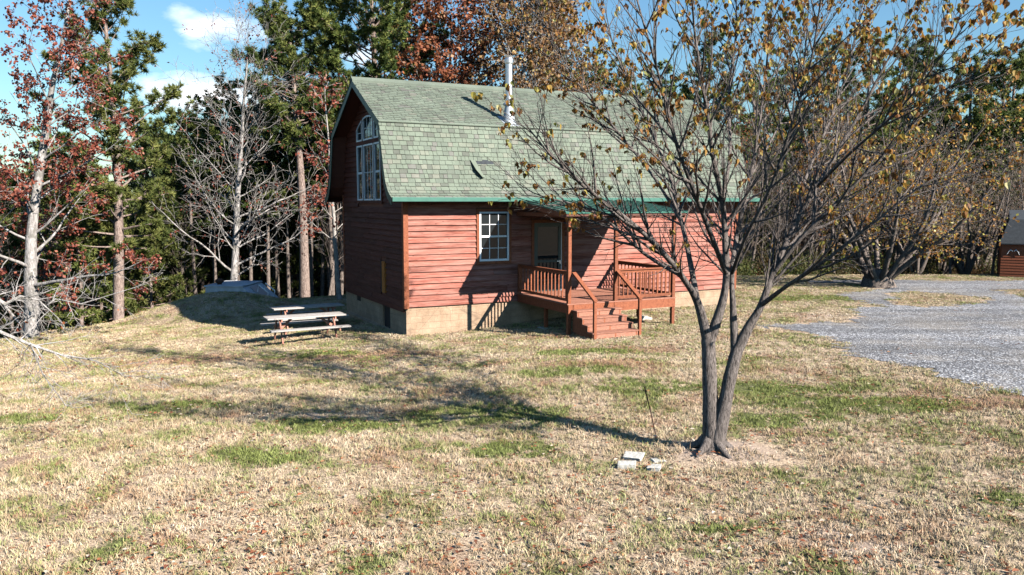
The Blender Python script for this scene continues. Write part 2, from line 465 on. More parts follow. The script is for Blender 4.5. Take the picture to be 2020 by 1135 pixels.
# ------------------------------------------------------------------ geometry-node scatter for things nobody could count
def scatter(name, pts, rots, scl, idxs, templates, label, cat):
    col = bpy.data.collections.new(name + '_parts')
    for i, (me) in enumerate(templates):
        o = bpy.data.objects.new('%s_piece_%02d' % (name, i), me); col.objects.link(o)
    me = bpy.data.meshes.new(name); me.from_pydata(pts, [], [])
    a = me.attributes.new('rot', 'FLOAT_VECTOR', 'POINT'); a.data.foreach_set('vector', np.array(rots, dtype=np.float32).ravel())
    a = me.attributes.new('scl', 'FLOAT', 'POINT'); a.data.foreach_set('value', np.array(scl, dtype=np.float32))
    a = me.attributes.new('idx', 'INT', 'POINT'); a.data.foreach_set('value', np.array(idxs, dtype=np.int32))
    o = bpy.data.objects.new(name, me); COL.objects.link(o)
    ng = bpy.data.node_groups.new(name, 'GeometryNodeTree')
    ng.interface.new_socket(name='Geometry', in_out='INPUT', socket_type='NodeSocketGeometry')
    ng.interface.new_socket(name='Geometry', in_out='OUTPUT', socket_type='NodeSocketGeometry')
    N = ng.nodes; L = ng.links
    gi = N.new('NodeGroupInput'); go = N.new('NodeGroupOutput')
    ci = N.new('GeometryNodeCollectionInfo'); ci.inputs['Collection'].default_value = col
    ci.inputs['Separate Children'].default_value = True; ci.inputs['Reset Children'].default_value = True
    iop = N.new('GeometryNodeInstanceOnPoints'); iop.inputs['Pick Instance'].default_value = True
    def na(nm, tp):
        q = N.new('GeometryNodeInputNamedAttribute'); q.data_type = tp; q.inputs['Name'].default_value = nm; return q.outputs[0]
    e2r = N.new('FunctionNodeEulerToRotation')
    L.new(na('rot', 'FLOAT_VECTOR'), e2r.inputs[0])
    L.new(gi.outputs[0], iop.inputs['Points']); L.new(ci.outputs[0], iop.inputs['Instance'])
    L.new(na('idx', 'INT'), iop.inputs['Instance Index']); L.new(e2r.outputs[0], iop.inputs['Rotation'])
    L.new(na('scl', 'FLOAT'), iop.inputs['Scale']); L.new(iop.outputs[0], go.inputs[0])
    md = o.modifiers.new('scatter', 'NODES'); md.node_group = ng
    tag(o, label, cat, kind='stuff')
    return o

# grass tiles half a metre wide
rng = random.Random(3)
def grass_tile(n, size, hmin, hmax, w):
    b = MB()
    cl = [(rng.uniform(-size/2, size/2), rng.uniform(-size/2, size/2), rng.uniform(.5, 1.3), rng.random()) for _ in range(46)]
    for k_ in range(n):
        cx, cy, ch, crn = cl[rng.randrange(len(cl))] if rng.random() < .75 else (rng.uniform(-size/2, size/2), rng.uniform(-size/2, size/2), .5, rng.random())
        x, y = cx + rng.gauss(0, .022), cy + rng.gauss(0, .022)
        a = rng.uniform(0, 2*PI); h = rng.uniform(hmin, hmax) * ch; ln = rng.uniform(.3, 1.5) * h
        la = rng.uniform(0, 2*PI); dx, dy = math.cos(la)*ln, math.sin(la)*ln
        ww = w * rng.uniform(.6, 1.4); px, py = math.cos(a)*ww/2, math.sin(a)*ww/2
        vs = [(x-px, y-py, -.01), (x+px, y+py, -.01), (x+dx*.4+px*.8, y+dy*.4+py*.8, h*.65), (x+dx*.4-px*.8, y+dy*.4-py*.8, h*.65), (x+dx, y+dy, h)]
        b.add(vs, [(0,1,2,3), (3,2,4)], min(1, max(0, crn*.55 + rng.random()*.45)))
    return b.mesh('grass_tile', M_blade)
tiles = [grass_tile(620, .56, .02, .06 + .012 * q_, .007) for q_ in range(5)] + [grass_tile(420, .56, .02, .055, .011) for _ in range(4)]
HOUSE_L, HOUSE_W = 12.95, 7.0
def in_house(x, y, m_=0.0):
    s, t = to_local(x, y)
    return (-m_ < s < HOUSE_L + m_ and -m_ < t < HOUSE_W + m_)
pts = []; rots = []; scl = []; ids = []
y = 7.6
while y < 43:
    st = .5
    x = -(.68 * y + 1.5)
    while x < .68 * y + 2:
        jx, jy = x + rng.uniform(-.08, .08), y + rng.uniform(-.08, .08)
        ok = not in_house(jx, jy, -.2) and jy < edge_y(jx) + 1.2
        g = sum(on_gravel(jx + a, jy + b_, .06) for a in (-.18, .18) for b_ in (-.18, .18))
        if g >= 3 or (g == 2 and rng.random() < .5): ok = False
        bare = math.hypot((jx - 3.3) / .9, (jy - 12.5) / .6)
        if (bare < .7 and rng.random() < .85) or (bare < 1.3 and rng.random() < .35): ok = False
        if rng.random() < .02: ok = False
        if ok:
            e = .1; nx = -(hgt(jx+e, jy) - hgt(jx-e, jy))/(2*e); ny = -(hgt(jx, jy+e) - hgt(jx, jy-e))/(2*e)
            rz = rng.choice((0, PI/2, PI, -PI/2)) + rng.uniform(-.2, .2)
            nrm = Vector((nx, ny, 1)).normalized()
            q = nrm.to_track_quat('Z', 'Y') @ Euler((0, 0, rz)).to_quaternion()
            # keep tile yaw free of the track quaternion's own turn
            if g: jx += rng.uniform(-.15, .15); jy += rng.uniform(-.15, .15)
            pts.append((jx, jy, hgt(jx, jy))); rots.append(tuple(q.to_euler())); scl.append(rng.uniform(.9, 1.2))
            ids.append(rng.randrange(5) if y < 19 else 5 + rng.randrange(4))
        x += st
    y += st
scatter('lawn_grass', pts, rots, scl, ids, tiles, 'short dry tan winter lawn grass mixed with green patches', 'grass')

# fallen leaves
def leafpile():
    b = MB()
    for _ in range(14):
        x, y = rng.uniform(-.6, .6), rng.uniform(-.6, .6); a = rng.uniform(0, 6.3); s = rng.uniform(.02, .05)
        z = rng.uniform(.02, .05); c_, s_ = math.cos(a)*s, math.sin(a)*s
        b.add([(x-c_, y-s_, z), (x+s_*.6, y-c_*.6, z+rng.uniform(0, .02)), (x+c_, y+s_, z+.005), (x-s_*.6, y+c_*.6, z+rng.uniform(0, .025))], [(0,1,2,3)], rng.random())
    return b.mesh('leaf_litter', M_litter)
lp = [leafpile() for _ in range(4)]
pts = []; rots = []; scl = []; ids = []
for _ in range(1400):
    y = 8 + 30 * rng.random() ** 1.3; x = rng.uniform(-.66, .66) * y
    if in_house(x, y, .3) or y > edge_y(x) or (on_gravel(x, y) and rng.random() < .9): continue
    if rng.random() > .35 + .9 * smooth(.2, .9, math.sin(x * .7) * math.cos(y * .5 + x * .2) * .5 + .5): continue
    pts.append((x, y, hgt(x, y))); rots.append((0, 0, rng.uniform(0, 6.3))); scl.append(rng.uniform(.7, 1.1)); ids.append(rng.randrange(4))
scatter('fallen_leaves', pts, rots, scl, ids, lp, 'scattered dry russet fallen leaves on the lawn', 'leaves')

# ================================================================== CABIN
cab = empty('cabin', (CX, CY, 0), TH, 'red wooden cabin with green gambrel shingle roof and covered front porch', 'cabin')
L_, Wd = HOUSE_L, HOUSE_W
Z0, ZT = .9, 4.05                        # siding bottom, wall top
YR = Wd / 2
# roof outline (t, z) from near eave to the ridge; mirrored for the far side
PROF = [(-.55, 4.20), (-.22, 4.38), (.02, 4.68), (.17, 5.05), (.62, 6.52), (YR, 8.10)]
def prof_z(t):
    t = min(t, Wd - t)
    for (a, za), (b, zb) in zip(PROF, PROF[1:]):
        if t <= b: return za + (zb - za) * (t - a) / (b - a)
    return PROF[-1][1]
# foundation
mb = MB()
O = .04   # foundation set back from the siding
mb.box(O, 1.2 + .0, O, .28, -.9, Z0 + .02)
mb.box(1.2, L_ - O, O, .28, -.9, Z0 + .02)
mb.box(L_ - .28, L_ - O, .28, Wd - .28, -.9, Z0 + .02)
mb.box(O, L_ - O, Wd - .28, Wd - O, -1.5, Z0 + .02)
mb.box(O, .28, .28, 1.62, -.9, Z0 + .02)
mb.box(O, .28, 2.40, Wd - .28, -.9, Z0 + .02)
found = mb.build('foundation', M_block, cab)
mb = MB(); mb.box(.10, .14, 1.62, 2.40, -.5, Z0 + .01); hatchd = mb.build('crawlspace_door', M_dark, found)
mb = MB(); mb.box(O - .012, O + .01, 5.0, 5.42, .55, .76)
for i in range(5): mb.box(O - .02, O - .012, 5.02, 5.40, .57 + i*.037, .585 + i*.037)
mb.build('vent', M_dark, found)
mb = MB(); mb.prism([(0, -.3), (.0, .02), (.12, -.02), (.12, -.3)], 'y', .4, 6.6)
mb.v = [(-v[0] + O - .002, v[1], v[2]) for v in mb.v]
mb.build('concrete_apron', M_block, found)

# lapped siding
def lap_wall(name, mat, axis, a0, a1, pos, sign, z0, z1, holes=(), top=None, exp=.178, parent=cab):
    b = MB(); z = z0; k = 0
    while z < z1 - .01:
        zt = min(z + exp, z1)
        lo, hi = a0, a1
        if top:
            lo, hi = top(zt)
            if hi - lo < .05: break
        segs = [(lo, hi)]
        for (h0, h1, hz0, hz1) in holes:
            if zt > hz0 + .01 and z < hz1 - .01:
                ns = []
                for (p, q) in segs:
                    if h0 > p: ns.append((p, min(q, h0)))
                    if h1 < q: ns.append((max(p, h1), q))
                    if h1 <= p or h0 >= q: pass
                ns = [s for s in ns if s[1] - s[0] > .02]
                segs = ns
        for (p, q) in segs:
            # butt joints of random boards
            cuts = [p]
            c_ = p + random.uniform(1.5, 4.5)
            while c_ < q - .6: cuts.append(c_); c_ += random.uniform(2.4, 4.6)
            cuts.append(q)
            for c0, c1 in zip(cuts, cuts[1:]):
                th = .052 + random.uniform(-.006, .009)
                c1_ = c1 - .003
                rn = random.random()
                if axis == 'x':
                    def P(a, o, zz): return (a, pos + sign * o, zz)
                else:
                    def P(a, o, zz): return (pos + sign * o, a, zz)
                j0 = random.uniform(-.004, .004); j1 = random.uniform(-.004, .004)
                m_ = 6; vs = []
                for i in range(m_ + 1):
                    a = c0 + (c1_ - c0) * i / m_; wv = random.uniform(-.0035, .0035)
                    vs += [P(a, 0, z + j0), P(a, th, z + j0 + wv), P(a, .006, zt + .012), P(a, 0, zt + .012)]
                fs = []
                for i in range(m_):
                    o = i * 4
                    for e in range(4): fs.append((o + e, o + (e+1) % 4, o + 4 + (e+1) % 4, o + 4 + e))
                fs.append((0, 1, 2, 3)); fs.append((m_*4+3, m_*4+2, m_*4+1, m_*4))
                b.add(vs, fs, rn)
        z += exp; k += 1
    return b.build(name, mat, parent)
WIN = (2.46, 3.49, 2.23, 3.79)
DOOR = (4.42, 5.45, 1.17, 3.42)
mb = MB(); mb.box(.03, L_ - .03, .03, Wd - .03, Z0, 4.6)     # the solid wall core behind the boards
mb.prism([(.35, 4.6), (Wd - .35, 4.6), (Wd - .72, 6.35), (Wd/2, 7.95), (.72, 6.35)], 'x', .03, L_ - .03)
core = mb.build('wall', M_soffit, cab)
front = lap_wall('front_siding', M_side_x, 'x', .11, L_ - .11, .03, -1, Z0, 4.3,
         [(WIN[0] - .09, WIN[1] + .09, WIN[2] - .09, WIN[3] + .09), (DOOR[0] - .1, DOOR[1] + .1, DOOR[2] - .3, DOOR[3] + .1)], parent=core)
GW = [(2.15, 2.82, 4.15, 6.03), (2.93, 4.08, 4.15, 6.03), (4.19, 4.86, 4.15, 6.03)]
def gtop(z):
    lo, hi = .11, Wd - .11
    if z > 4.3:
        t = .0
        while prof_z(t) < z and t < YR: t += .02
        lo = max(.11, t + .03); hi = Wd - lo
    return lo, hi
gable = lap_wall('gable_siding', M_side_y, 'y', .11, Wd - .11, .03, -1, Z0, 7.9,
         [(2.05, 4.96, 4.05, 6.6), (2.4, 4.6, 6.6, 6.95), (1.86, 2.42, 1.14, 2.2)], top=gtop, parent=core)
mb = MB(); mb.box(L_ - .03, L_ - .005, .1, Wd - .1, Z0, 4.3); mb.box(.1, L_ - .1, Wd - .03, Wd - .005, Z0, 4.3)
mb.build('rear_siding', M_side_x, core)
# corner boards
for (x0, x1, y0, y1) in ((-.045, .11, -.045, .025), (L_ - .11, L_ + .022, -.045, .025), (-.0452, .025, .026, .11), (-.022, .025, Wd - .11, Wd + .02)):
    mb = MB(); mb.box(x0, x1, y0, y1, Z0 - .04, 4.35 if y1 < 1 or True else 0); mb.build('corner_board', M_trim, cab, bevel=.004)
# skirt board over the foundation on the gable side
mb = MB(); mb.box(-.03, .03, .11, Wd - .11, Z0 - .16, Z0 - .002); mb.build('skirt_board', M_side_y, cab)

# front window: trim, frame, muntins, panes
def front_window(x0, x1, z0, z1):
    t = MB()
    for (a, b_, c_, d_) in ((x0-.09, x0, z0-.09, z1+.09), (x1, x1+.09, z0-.09, z1+.09), (x0, x1, z1, z1+.09), (x0, x1, z0-.09, z0)):
        t.box(a, b_, -.040, .03, c_, d_)
    w = t.build('window', M_trim, cab)
    f = MB(); fw = .055
    f.box(x0, x0+fw, -.05, .03, z0, z1); f.box(x1-fw, x1, -.05, .03, z0, z1)
    f.box(x0+fw, x1-fw, -.05, .03, z1-fw, z1); f.box(x0+fw, x1-fw, -.05, .03, z0, z0+fw*1.2)
    zm = (z0+z1)/2; f.box(x0+fw, x1-fw, -.034, .03, zm-.03, zm+.03)
    for i in (1, 2):
        xx = x0+fw + (x1-x0-2*fw)*i/3
        f.box(xx-.011, xx+.011, -.014, .02, z0+fw*1.2, zm-.03); f.box(xx-.011, xx+.011, -.02, .014, zm+.03, z1-fw)
    for (q0, q1) in ((z0+fw*1.2, zm-.03), (zm+.03, z1-fw)):
        f.box(x0+fw, x1-fw, -.012, .018, (q0+q1)/2-.011, (q0+q1)/2+.011)
    f.build('frame', M_white, w, bevel=.003)
    g = MB(); g.add([(x0+fw, .0, z0+fw), (x1-fw, .0, z0+fw), (x1-fw, .0, z1-fw), (x0+fw, .0, z1-fw)], [(0,1,2,3)]); g.build('pane', M_glass, w, normals=False)
front_window(*WIN)

# storm door
x0, x1, z0, z1 = DOOR
mb = MB()
for (a, b_, c_, d_) in ((x0-.1, x0, z0, z1+.1), (x1, x1+.1, z0, z1+.1), (x0, x1, z1, z1+.1)): mb.box(a, b_, -.024, .03, c_, d_)
dr = mb.build('door', M_trim, cab)
mb = MB(); mb.box(x0, x0+.13, -.02, .03, z0, z1); mb.box(x1-.13, x1, -.02, .03, z0, z1); mb.box(x0+.13, x1-.13, -.02, .03, z1-.13, z1)
mb.box(x0+.13, x1-.13, -.02, .03, z0, z0+.22); mb.box(x0+.13, x1-.13, -.022, .03, z0+.95, z0+1.03)
mb.build('door_frame', M_storm, dr)
mb = MB(); mb.add([(x0+.13, .0, z0+.22), (x1-.13, .0, z0+.22), (x1-.13, .0, z1-.13), (x0+.13, .0, z1-.13)], [(0,1,2,3)]); mb.build('pane', M_glass, dr, normals=False)
mb = MB(); mb.box(x1-.035, x1-.005, -.035, -.021, z0, z1); mb.build('weather_strip', M_steelm, dr)
mb = MB(); mb.bar((x1-.08, -.03, z0+.95), (x1-.08, -.06, z0+.95), .03, .12); mb.bar((x1-.08, -.06, z0+.98), (x1-.2, -.06, z0+.98), .02, .02); mb.build('door_handle', M_steel, dr)

# gable windows
def gable_window(y0, y1, zb, ztop, name='gable_window', muntin=True):
    """ztop: function of y giving the head"""
    n = 8; f = MB(); fw = .05; X = -.05
    ys = [y0 + (y1-y0)*i/n for i in range(n+1)]
    out = [(y0, zb), (y1, zb)] + [(y, ztop(y)) for y in reversed(ys)]
    cy = (y0+y1)/2; cz = (zb+ztop(cy))/2
    inn = []
    for (y, z) in out:
        iy = min(max(y, y0+fw), y1-fw)
        iz = z + fw if z <= zb+.001 else z - fw*1.1
        inn.append((iy, iz))
    m_ = len(out)
    vs = [(X, y, z) for y, z in out] + [(X, y, z) for y, z in inn] + [(.03, y, z) for y, z in out] + [(.03, y, z) for y, z in inn]
    fs = []
    for i in range(m_):
        j = (i+1) % m_
        fs += [(i, j, m_+j, m_+i), (i, j, 2*m_+j, 2*m_+i), (m_+i, m_+j, 3*m_+j, 3*m_+i)]
    f.add(vs, fs)
    w = f.build(name, M_white, cab, normals=True)
    g = MB(); g.add([(-.005, y, z) for y, z in inn], [tuple(range(m_))]); g.build('pane', M_glass, w, normals=False)
    mu = MB()
    wide = (y1-y0) > .9
    for i in ([] if not wide else [1, 2]):
        yy = y0+fw+(y1-y0-2*fw)*i/(3 if wide else 2); mu.box(-.018, .0, yy-.01, yy+.01, zb+fw, ztop(yy)-fw)
    H_ = ztop(cy)-zb
    k = 2 if H_ > 1.2 else 2
    for i in range(1, k):
        zz = zb+fw+(H_-2*fw)*i/k
        hw = .035 if (not wide and H_ > 1.2) else .010
        mu.box(-.022 if hw > .02 else -.016, .001, y0+fw, y1-fw, zz-hw, zz+hw)
    mu.build('muntins', M_white, w)
def arc(y): return 6.98 - ((y - 3.505) / 1.36) ** 2 * .42
for (a, b_, c_, d_) in GW: gable_window(a, b_, c_, lambda y, d_=d_: d_)
for (a, b_) in ((2.15, 2.82), (2.93, 4.08), (4.19, 4.86)): gable_window(a, b_, 6.17, arc)
# red boards around the gable windows
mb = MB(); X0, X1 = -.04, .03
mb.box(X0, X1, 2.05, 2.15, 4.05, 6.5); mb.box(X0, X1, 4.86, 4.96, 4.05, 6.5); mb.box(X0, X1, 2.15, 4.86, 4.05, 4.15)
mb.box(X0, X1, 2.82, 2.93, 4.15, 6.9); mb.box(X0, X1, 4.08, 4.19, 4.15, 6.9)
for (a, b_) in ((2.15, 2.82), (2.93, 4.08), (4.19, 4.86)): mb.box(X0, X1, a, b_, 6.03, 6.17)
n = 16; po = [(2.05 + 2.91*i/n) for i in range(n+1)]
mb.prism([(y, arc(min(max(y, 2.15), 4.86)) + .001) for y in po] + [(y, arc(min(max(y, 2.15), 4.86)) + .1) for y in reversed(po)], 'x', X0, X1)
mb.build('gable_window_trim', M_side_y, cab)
# amber hatch on the gable wall
mb = MB(); mb.box(-.05, .03, 1.88, 2.16, 1.16, 2.18); ht = mb.build('wall_hatch', M_hatch, cab)
mb = MB(); mb.box(-.012, .03, 2.16, 2.40, 1.16, 2.18); mb.build('hatch_recess', M_dark, ht)
# ---- roof
RX0, RX1 = -.55, L_ + .55
def offset(PR, d):
    out = []
    for i, p in enumerate(PR):
        a = PR[max(i-1, 0)]; b = PR[min(i+1, len(PR)-1)]
        dx, dz = b[0]-a[0], b[1]-a[1]; l = math.hypot(dx, dz)
        out.append((p[0] - dz/l*d, p[1] + dx/l*d))
    return out
full = PROF + [(Wd - t, z) for t, z in reversed(PROF[:-1])]
inn = offset(full, -.10)
mb = MB(); n = len(full)
for i in range(n - 1):
    a, b_ = full[i], full[i+1]; c_, d_ = inn[i+1], inn[i]
    mb.prism([a, b_, c_, d_], 'x', RX0 + .03, RX1 - .03)
roof = mb.build('roof', M_soffit, cab)
# rake boards following the gambrel edge at each gable
for xa, xb in ((RX0 - .0, RX0 + .03), (RX1 - .03, RX1)):
    mb = MB(); lo = offset(full, -.22)
    for i in range(n - 1):
        if i == 4 or i == 5: pass
        mb.prism([full[i], full[i+1], lo[i+1], lo[i]], 'x', xa, xb)
    mb.build('rake_board', M_rake, roof)
# fascia
mb = MB(); mb.box(RX0, 3.75, -.60, -.555, 4.11, 4.235); mb.box(3.75, 7.85, -.60, -.555, 4.12, 4.235); mb.box(7.85, RX1, -.60, -.555, 4.11, 4.235)
mb.box(RX0, RX1, Wd + .555, Wd + .60, 4.08, 4.235)
mb.build('fascia', M_fascia, roof, bevel=.004)
# closed soffit
mb = MB(); mb.box(RX0 + .03, RX1 - .03, -.555, .03, 4.085, 4.11); mb.box(RX0 + .03, RX1 - .03, Wd - .03, Wd + .555, 4.085, 4.11); mb.build('soffit', M_soffit, roof)
# shingle courses, tab by tab
def polyline_pts(PR, step):
    out = []; acc = 0
    segs = [(Vector(a), Vector(b)) for a, b in zip(PR, PR[1:])]
    tot = sum((b-a).length for a, b in segs); k = int(tot / step); 
    for i in range(k + 1):
        d_ = tot * i / k
        for a, b in segs:
            l = (b-a).length
            if d_ <= l + 1e-6: out.append(tuple(a.lerp(b, d_/l))); break
            d_ -= l
    return out
def shingles(PR, side, name, wide):
    crs = polyline_pts(PR, .142)
    b = MB()
    for i in range(len(crs) - 1):
        p, q = Vector(crs[i]), Vector(crs[i+1]); d_ = (q-p).normalized(); nn = Vector((-d_[1], d_[0]))
        x = RX0 - .015 - random.uniform(0, wide)
        while x < RX1 + .015:
            w = random.choice((.13, .16, .20, .23, .26)) * wide / .3
            xa, xb = max(x, RX0 - .015), min(x + w - .010, RX1 + .015)
            x += w
            if xb - xa < .02: continue
            th = .022 + random.choice((0, .006, .010)); dr_ = random.uniform(-.010, .006)
            a0 = p + d_*dr_ + nn*th; a1 = q + d_*.02 + nn*.004; a2 = p + d_*dr_
            def P(x_, v_): return (x_, v_[0] if side == 0 else Wd - v_[0], v_[1])
            b.add([P(xa, a2), P(xb, a2), P(xb, a0), P(xa, a0), P(xb, a1), P(xa, a1)], [(0,1,2,3), (3,2,4,5), (0,3,5), (1,4,2)], min(1, max(0, random.gauss(.45, .27))))
    return b.build(name, M_shingle, roof, normals=False)
shingles(PROF[:5], 0, 'lower_shingles', .3); shingles(PROF[4:], 0, 'upper_shingles', .3)
shingles(PROF[:5], 1, 'lower_shingles', .6); shingles(PROF[4:], 1, 'upper_shingles', .6)
# ridge cap, hip line lip at the break
mb = MB(); mb.prism([(YR-.16, 8.02), (YR, 8.145), (YR+.16, 8.02), (YR+.16, 8.09), (YR, 8.215), (YR-.16, 8.09)], 'x', RX0-.02, RX1+.02)
mb.build('ridge_cap', M_shingle, roof)
mb = MB(); mb.prism([(.56, 6.49), (.60, 6.53), (.595, 6.548), (.55, 6.515)], 'x', RX0-.015, RX1+.015); mb.build('break_flashing', M_shingle, roof)
# one lifted shingle above a gap
def on_lower(x, z, off=0.02):
    a, b_ = PROF[3], PROF[4]; f = (z - a[1]) / (b_[1] - a[1]); return Vector((x, a[0] + (b_[0]-a[0])*f - off, z))
sx0 = 2.28
mb = MB(); p = [on_lower(sx0, 5.42, .03), on_lower(sx0 + .16, 5.40, .04), on_lower(sx0 + .42, 4.86, .05), on_lower(sx0 + .30, 4.86, .16), on_lower(sx0 + .1, 5.1, .17)]
mb.add([tuple(v) for v in p], [(0, 1, 2, 3, 4)]); mb.build('lifted_shingle', M_shingle, roof, normals=False)
mb = MB(); mb.add([tuple(on_lower(sx0 + a, z, .026)) for a, z in ((.12, 5.28), (.8, 5.28), (.8, 5.42), (.12, 5.42))], [(0,1,2,3)]); mb.build('bare_patch', M_shedroof, roof, normals=False)

# stove pipe
cx_, cyy = 3.98, .95
zb = prof_z(cyy)
mb = MB(); mb.tube([(cx_, cyy, zb+.1), (cx_, cyy, zb+2.05)], [.115, .115], 20, cap=True)
pipe = mb.build('stove_pipe', M_steel, cab, smoothf=True)
md = pipe.modifiers.new('e', 'EDGE_SPLIT')
mb = MB(); mb.tube([(cx_, cyy, zb+1.86), (cx_, cyy, zb+1.9), (cx_, cyy, zb+2.0), (cx_, cyy, zb+2.06), (cx_, cyy, zb+2.12)], [.118, .145, .15, .12, .14], 20, cap=True); mb.build('pipe_cap', M_steel, pipe)
mb = MB(); mb.tube([(cx_, cyy, zb-.12), (cx_, cyy, zb+.28), (cx_, cyy, zb+.55), (cx_, cyy, zb+.6)], [.22, .175, .125, .125], 20); mb.build('flashing_cone', M_steelm, pipe, smoothf=True)
mb = MB(); mb.tube([(cx_, cyy, zb+.56), (cx_, cyy, zb+.62), (cx_, cyy, zb+.65)], [.2, .17, .12], 20, cap=True); mb.build('storm_collar', M_steelm, pipe)
mb = MB(); mb.add([(cx_-.26, .66, prof_z(.66)+.03), (cx_+.26, .66, prof_z(.66)+.03), (cx_+.26, 1.3, prof_z(1.3)+.03), (cx_-.26, 1.3, prof_z(1.3)+.03),
    (cx_-.26, .66, prof_z(.66)+.015), (cx_+.26, .66, prof_z(.66)+.015), (cx_+.26, 1.3, prof_z(1.3)+.015), (cx_-.26, 1.3, prof_z(1.3)+.015)], [(0,1,2,3),(4,7,6,5),(0,4,5,1),(1,5,6,2),(2,6,7,3),(3,7,4,0)]); mb.build('flashing_plate', M_steelm, pipe)

# ---- porch
PX0, PX1, PT, DZ = 3.80, 7.62, -3.28, 1.17
ST0, ST1 = 3.92, 5.42
mb = MB()
y = PT
while y < -.04:
    y1 = min(y + .138, -.035)
    mb.box(PX0 - .03, PX1 + .03, y, y1 - .008, DZ - .035 + random.uniform(-.002, .002), DZ + random.uniform(-.002, .002))
    y += .138
deck = mb.build('porch_deck', M_deck, cab)
mb = MB(); mb.box(PX0, PX0+.045, PT+.03, -.04, DZ-.29, DZ-.037); mb.box(PX1-.045, PX1, PT+.03, -.04, DZ-.29, DZ-.037)
mb.box(PX0, PX1, PT-.012, PT+.03, DZ-.29, DZ-.037)
for i in range(1, 9): xx = PX0 + (PX1-PX0)*i/9; mb.box(xx-.02, xx+.02, PT+.03, -.04, DZ-.27, DZ-.04)
mb.build('deck_joist', M_trim, deck)
def post(x, y, za, zb_, w=.10, name='porch_post', par=cab):
    b = MB(); b.box(x-w/2, x+w/2, y-w/2, y+w/2, za, zb_); return b.build(name, M_trim, par, bevel=.006)
PZ = 3.66
for xx in (PX0+.05, 5.45, PX1-.05):
    post(xx, PT+.06, -.2, PZ, .105)
post(PX0+.05, -.08, DZ, DZ+.92, .09, 'railing_post'); 
for xx in (PX0+.25, 5.4, PX1-.1): post(xx, -1.5, -.2, DZ-.29, .10, 'deck_support')
for xx in (PX0+.25, PX0+1.9):
    b = MB(); b.box(xx-.2, xx+.2, -1.7, -1.3, .0, .22); b.build('pier_block', M_conc, deck)
# railings
def railing(a, b_, z0, z1, n, top=True):
    a = Vector(a); b_ = Vector(b_)
    r_ = MB(); r_.bar((a.x, a.y, a.z + z1), (b_.x, b_.y, b_.z + z1), .12, .04); r_.bar((a.x, a.y, a.z + z1-.06), (b_.x, b_.y, b_.z + z1-.06), .04, .08); r_.bar((a.x, a.y, a.z + z0), (b_.x, b_.y, b_.z + z0), .04, .085)
    rr = r_.build('railing', M_trim, cab, bevel=.004)
    for i in range(n):
        p = a.lerp(b_, (i + .5) / n)
        q = MB(); q.box(p.x-.018, p.x+.018, p.y-.018, p.y+.018, p.z+z0+.03, p.z+z1-.09); q.build('baluster', M_trim, rr)
railing((PX0+.05, PT+.11, DZ), (PX0+.05, -.12, DZ), .10, .92, 14)
railing((5.5, PT+.06, DZ), (PX1-.10, PT+.06, DZ), .10, .92, 13)
railing((PX1-.05, PT+.11, DZ), (PX1-.05, -.12, DZ), .10, .92, 15)
# stairs: five risers down from the deck front
nst = 5; rise = (DZ - .30) / nst; run = .285
mb = MB()
stairs = None
prev = []
steps_ = []
for i in range(nst):
    zt = DZ - rise * (i + 1) + .0
    if i == nst - 1: break
    y0 = PT - .012 - run * (i + 1); y1 = y0 + run + .02
    steps_.append((y0, y1, zt))
b = MB()
for sx in (ST0 + .02, ST1 - .06, (ST0+ST1)/2 - .02):
    outl = [(PT - .014, DZ - .04), (PT - .014, .35)]
    outl = [(PT - .014, .36), (PT - .014, DZ - .04)]
    for i in range(nst - 1):
        zt = DZ - rise*(i+1) - .04
        outl += [(PT - .014 - run*i, zt), (PT - .014 - run*(i+1), zt)]
    outl += [(PT - .014 - run*(nst-1), .24), (PT - .014 - run*(nst-1) + .22, .22)]
    b.prism(outl, 'x', sx, sx + .04)
stairs = b.build('stairs', M_trim, cab)
for (y0, y1, zt) in steps_:
    s_ = MB(); h = (y1-y0)/2
    s_.box(ST0 - .02, ST1 + .03, y0 - .02, y0 - .02 + h - .004, zt - .038, zt); s_.box(ST0 - .02, ST1 + .03, y0 - .02 + h, y1 - .022, zt - .038, zt)
    s_.box(ST0, ST1 + .01, y0 + .0, y0 + .018, zt - rise + .002, zt - .04)
    s_.build('step', M_deck, stairs, bevel=.004)
yb = PT - run*(nst-1) + .12
zg = DZ - rise * nst
for xx in (ST0 + .06, ST1 + .07):
    w_ = post(xx, yb - .12, zg - .1, zg + rise + .90, .085, 'newel_post', stairs)
    a = Vector((xx, PT + .0, DZ + .90)); c_ = Vector((xx, yb - .16, zg + rise + .90))
    b = MB(); b.bar(a, c_, .13, .04); b.bar(a - Vector((0, 0, .055)), c_ - Vector((0, 0, .055)), .04, .07); b.build('hand_rail', M_trim, stairs, bevel=.004)
# porch roof
RZ0, RZ1 = 4.14, 3.80      # at t = -.6 and at t = -3.5
rx0, rx1 = PX0 - .22, PX1 + .24
mb = MB(); mb.prism([(-.60, RZ0-.03), (PT-.22, RZ1-.03), (PT-.22, RZ1-.0), (-.60, RZ0)], 'x', rx0, rx1)
k = int((rx1 - rx0) / .2286)
for i in range(k + 1):
    xx = rx0 + .01 + (rx1 - rx0 - .02) * i / k
    mb.prism([(xx-.022, 0), (xx+.022, 0), (xx+.010, .024), (xx-.010, .024)], 'y', 0, 1)
    b0 = len(mb.v) - 8
    for j in range(8):
        v = mb.v[b0+j]; t_ = -.605 + (PT-.222+.605) * v[1]; z_ = RZ0 + (RZ1-RZ0) * v[1] + v[2] + .0005
        mb.v[b0+j] = (v[0], t_, z_)
pr = mb.build('porch_roof', M_tin, cab)
mb = MB()
mb.box(PX0-.02, PX1+.02, PT+.01, PT+.11, PZ-.0, PZ+.0+.12)                     # front beam
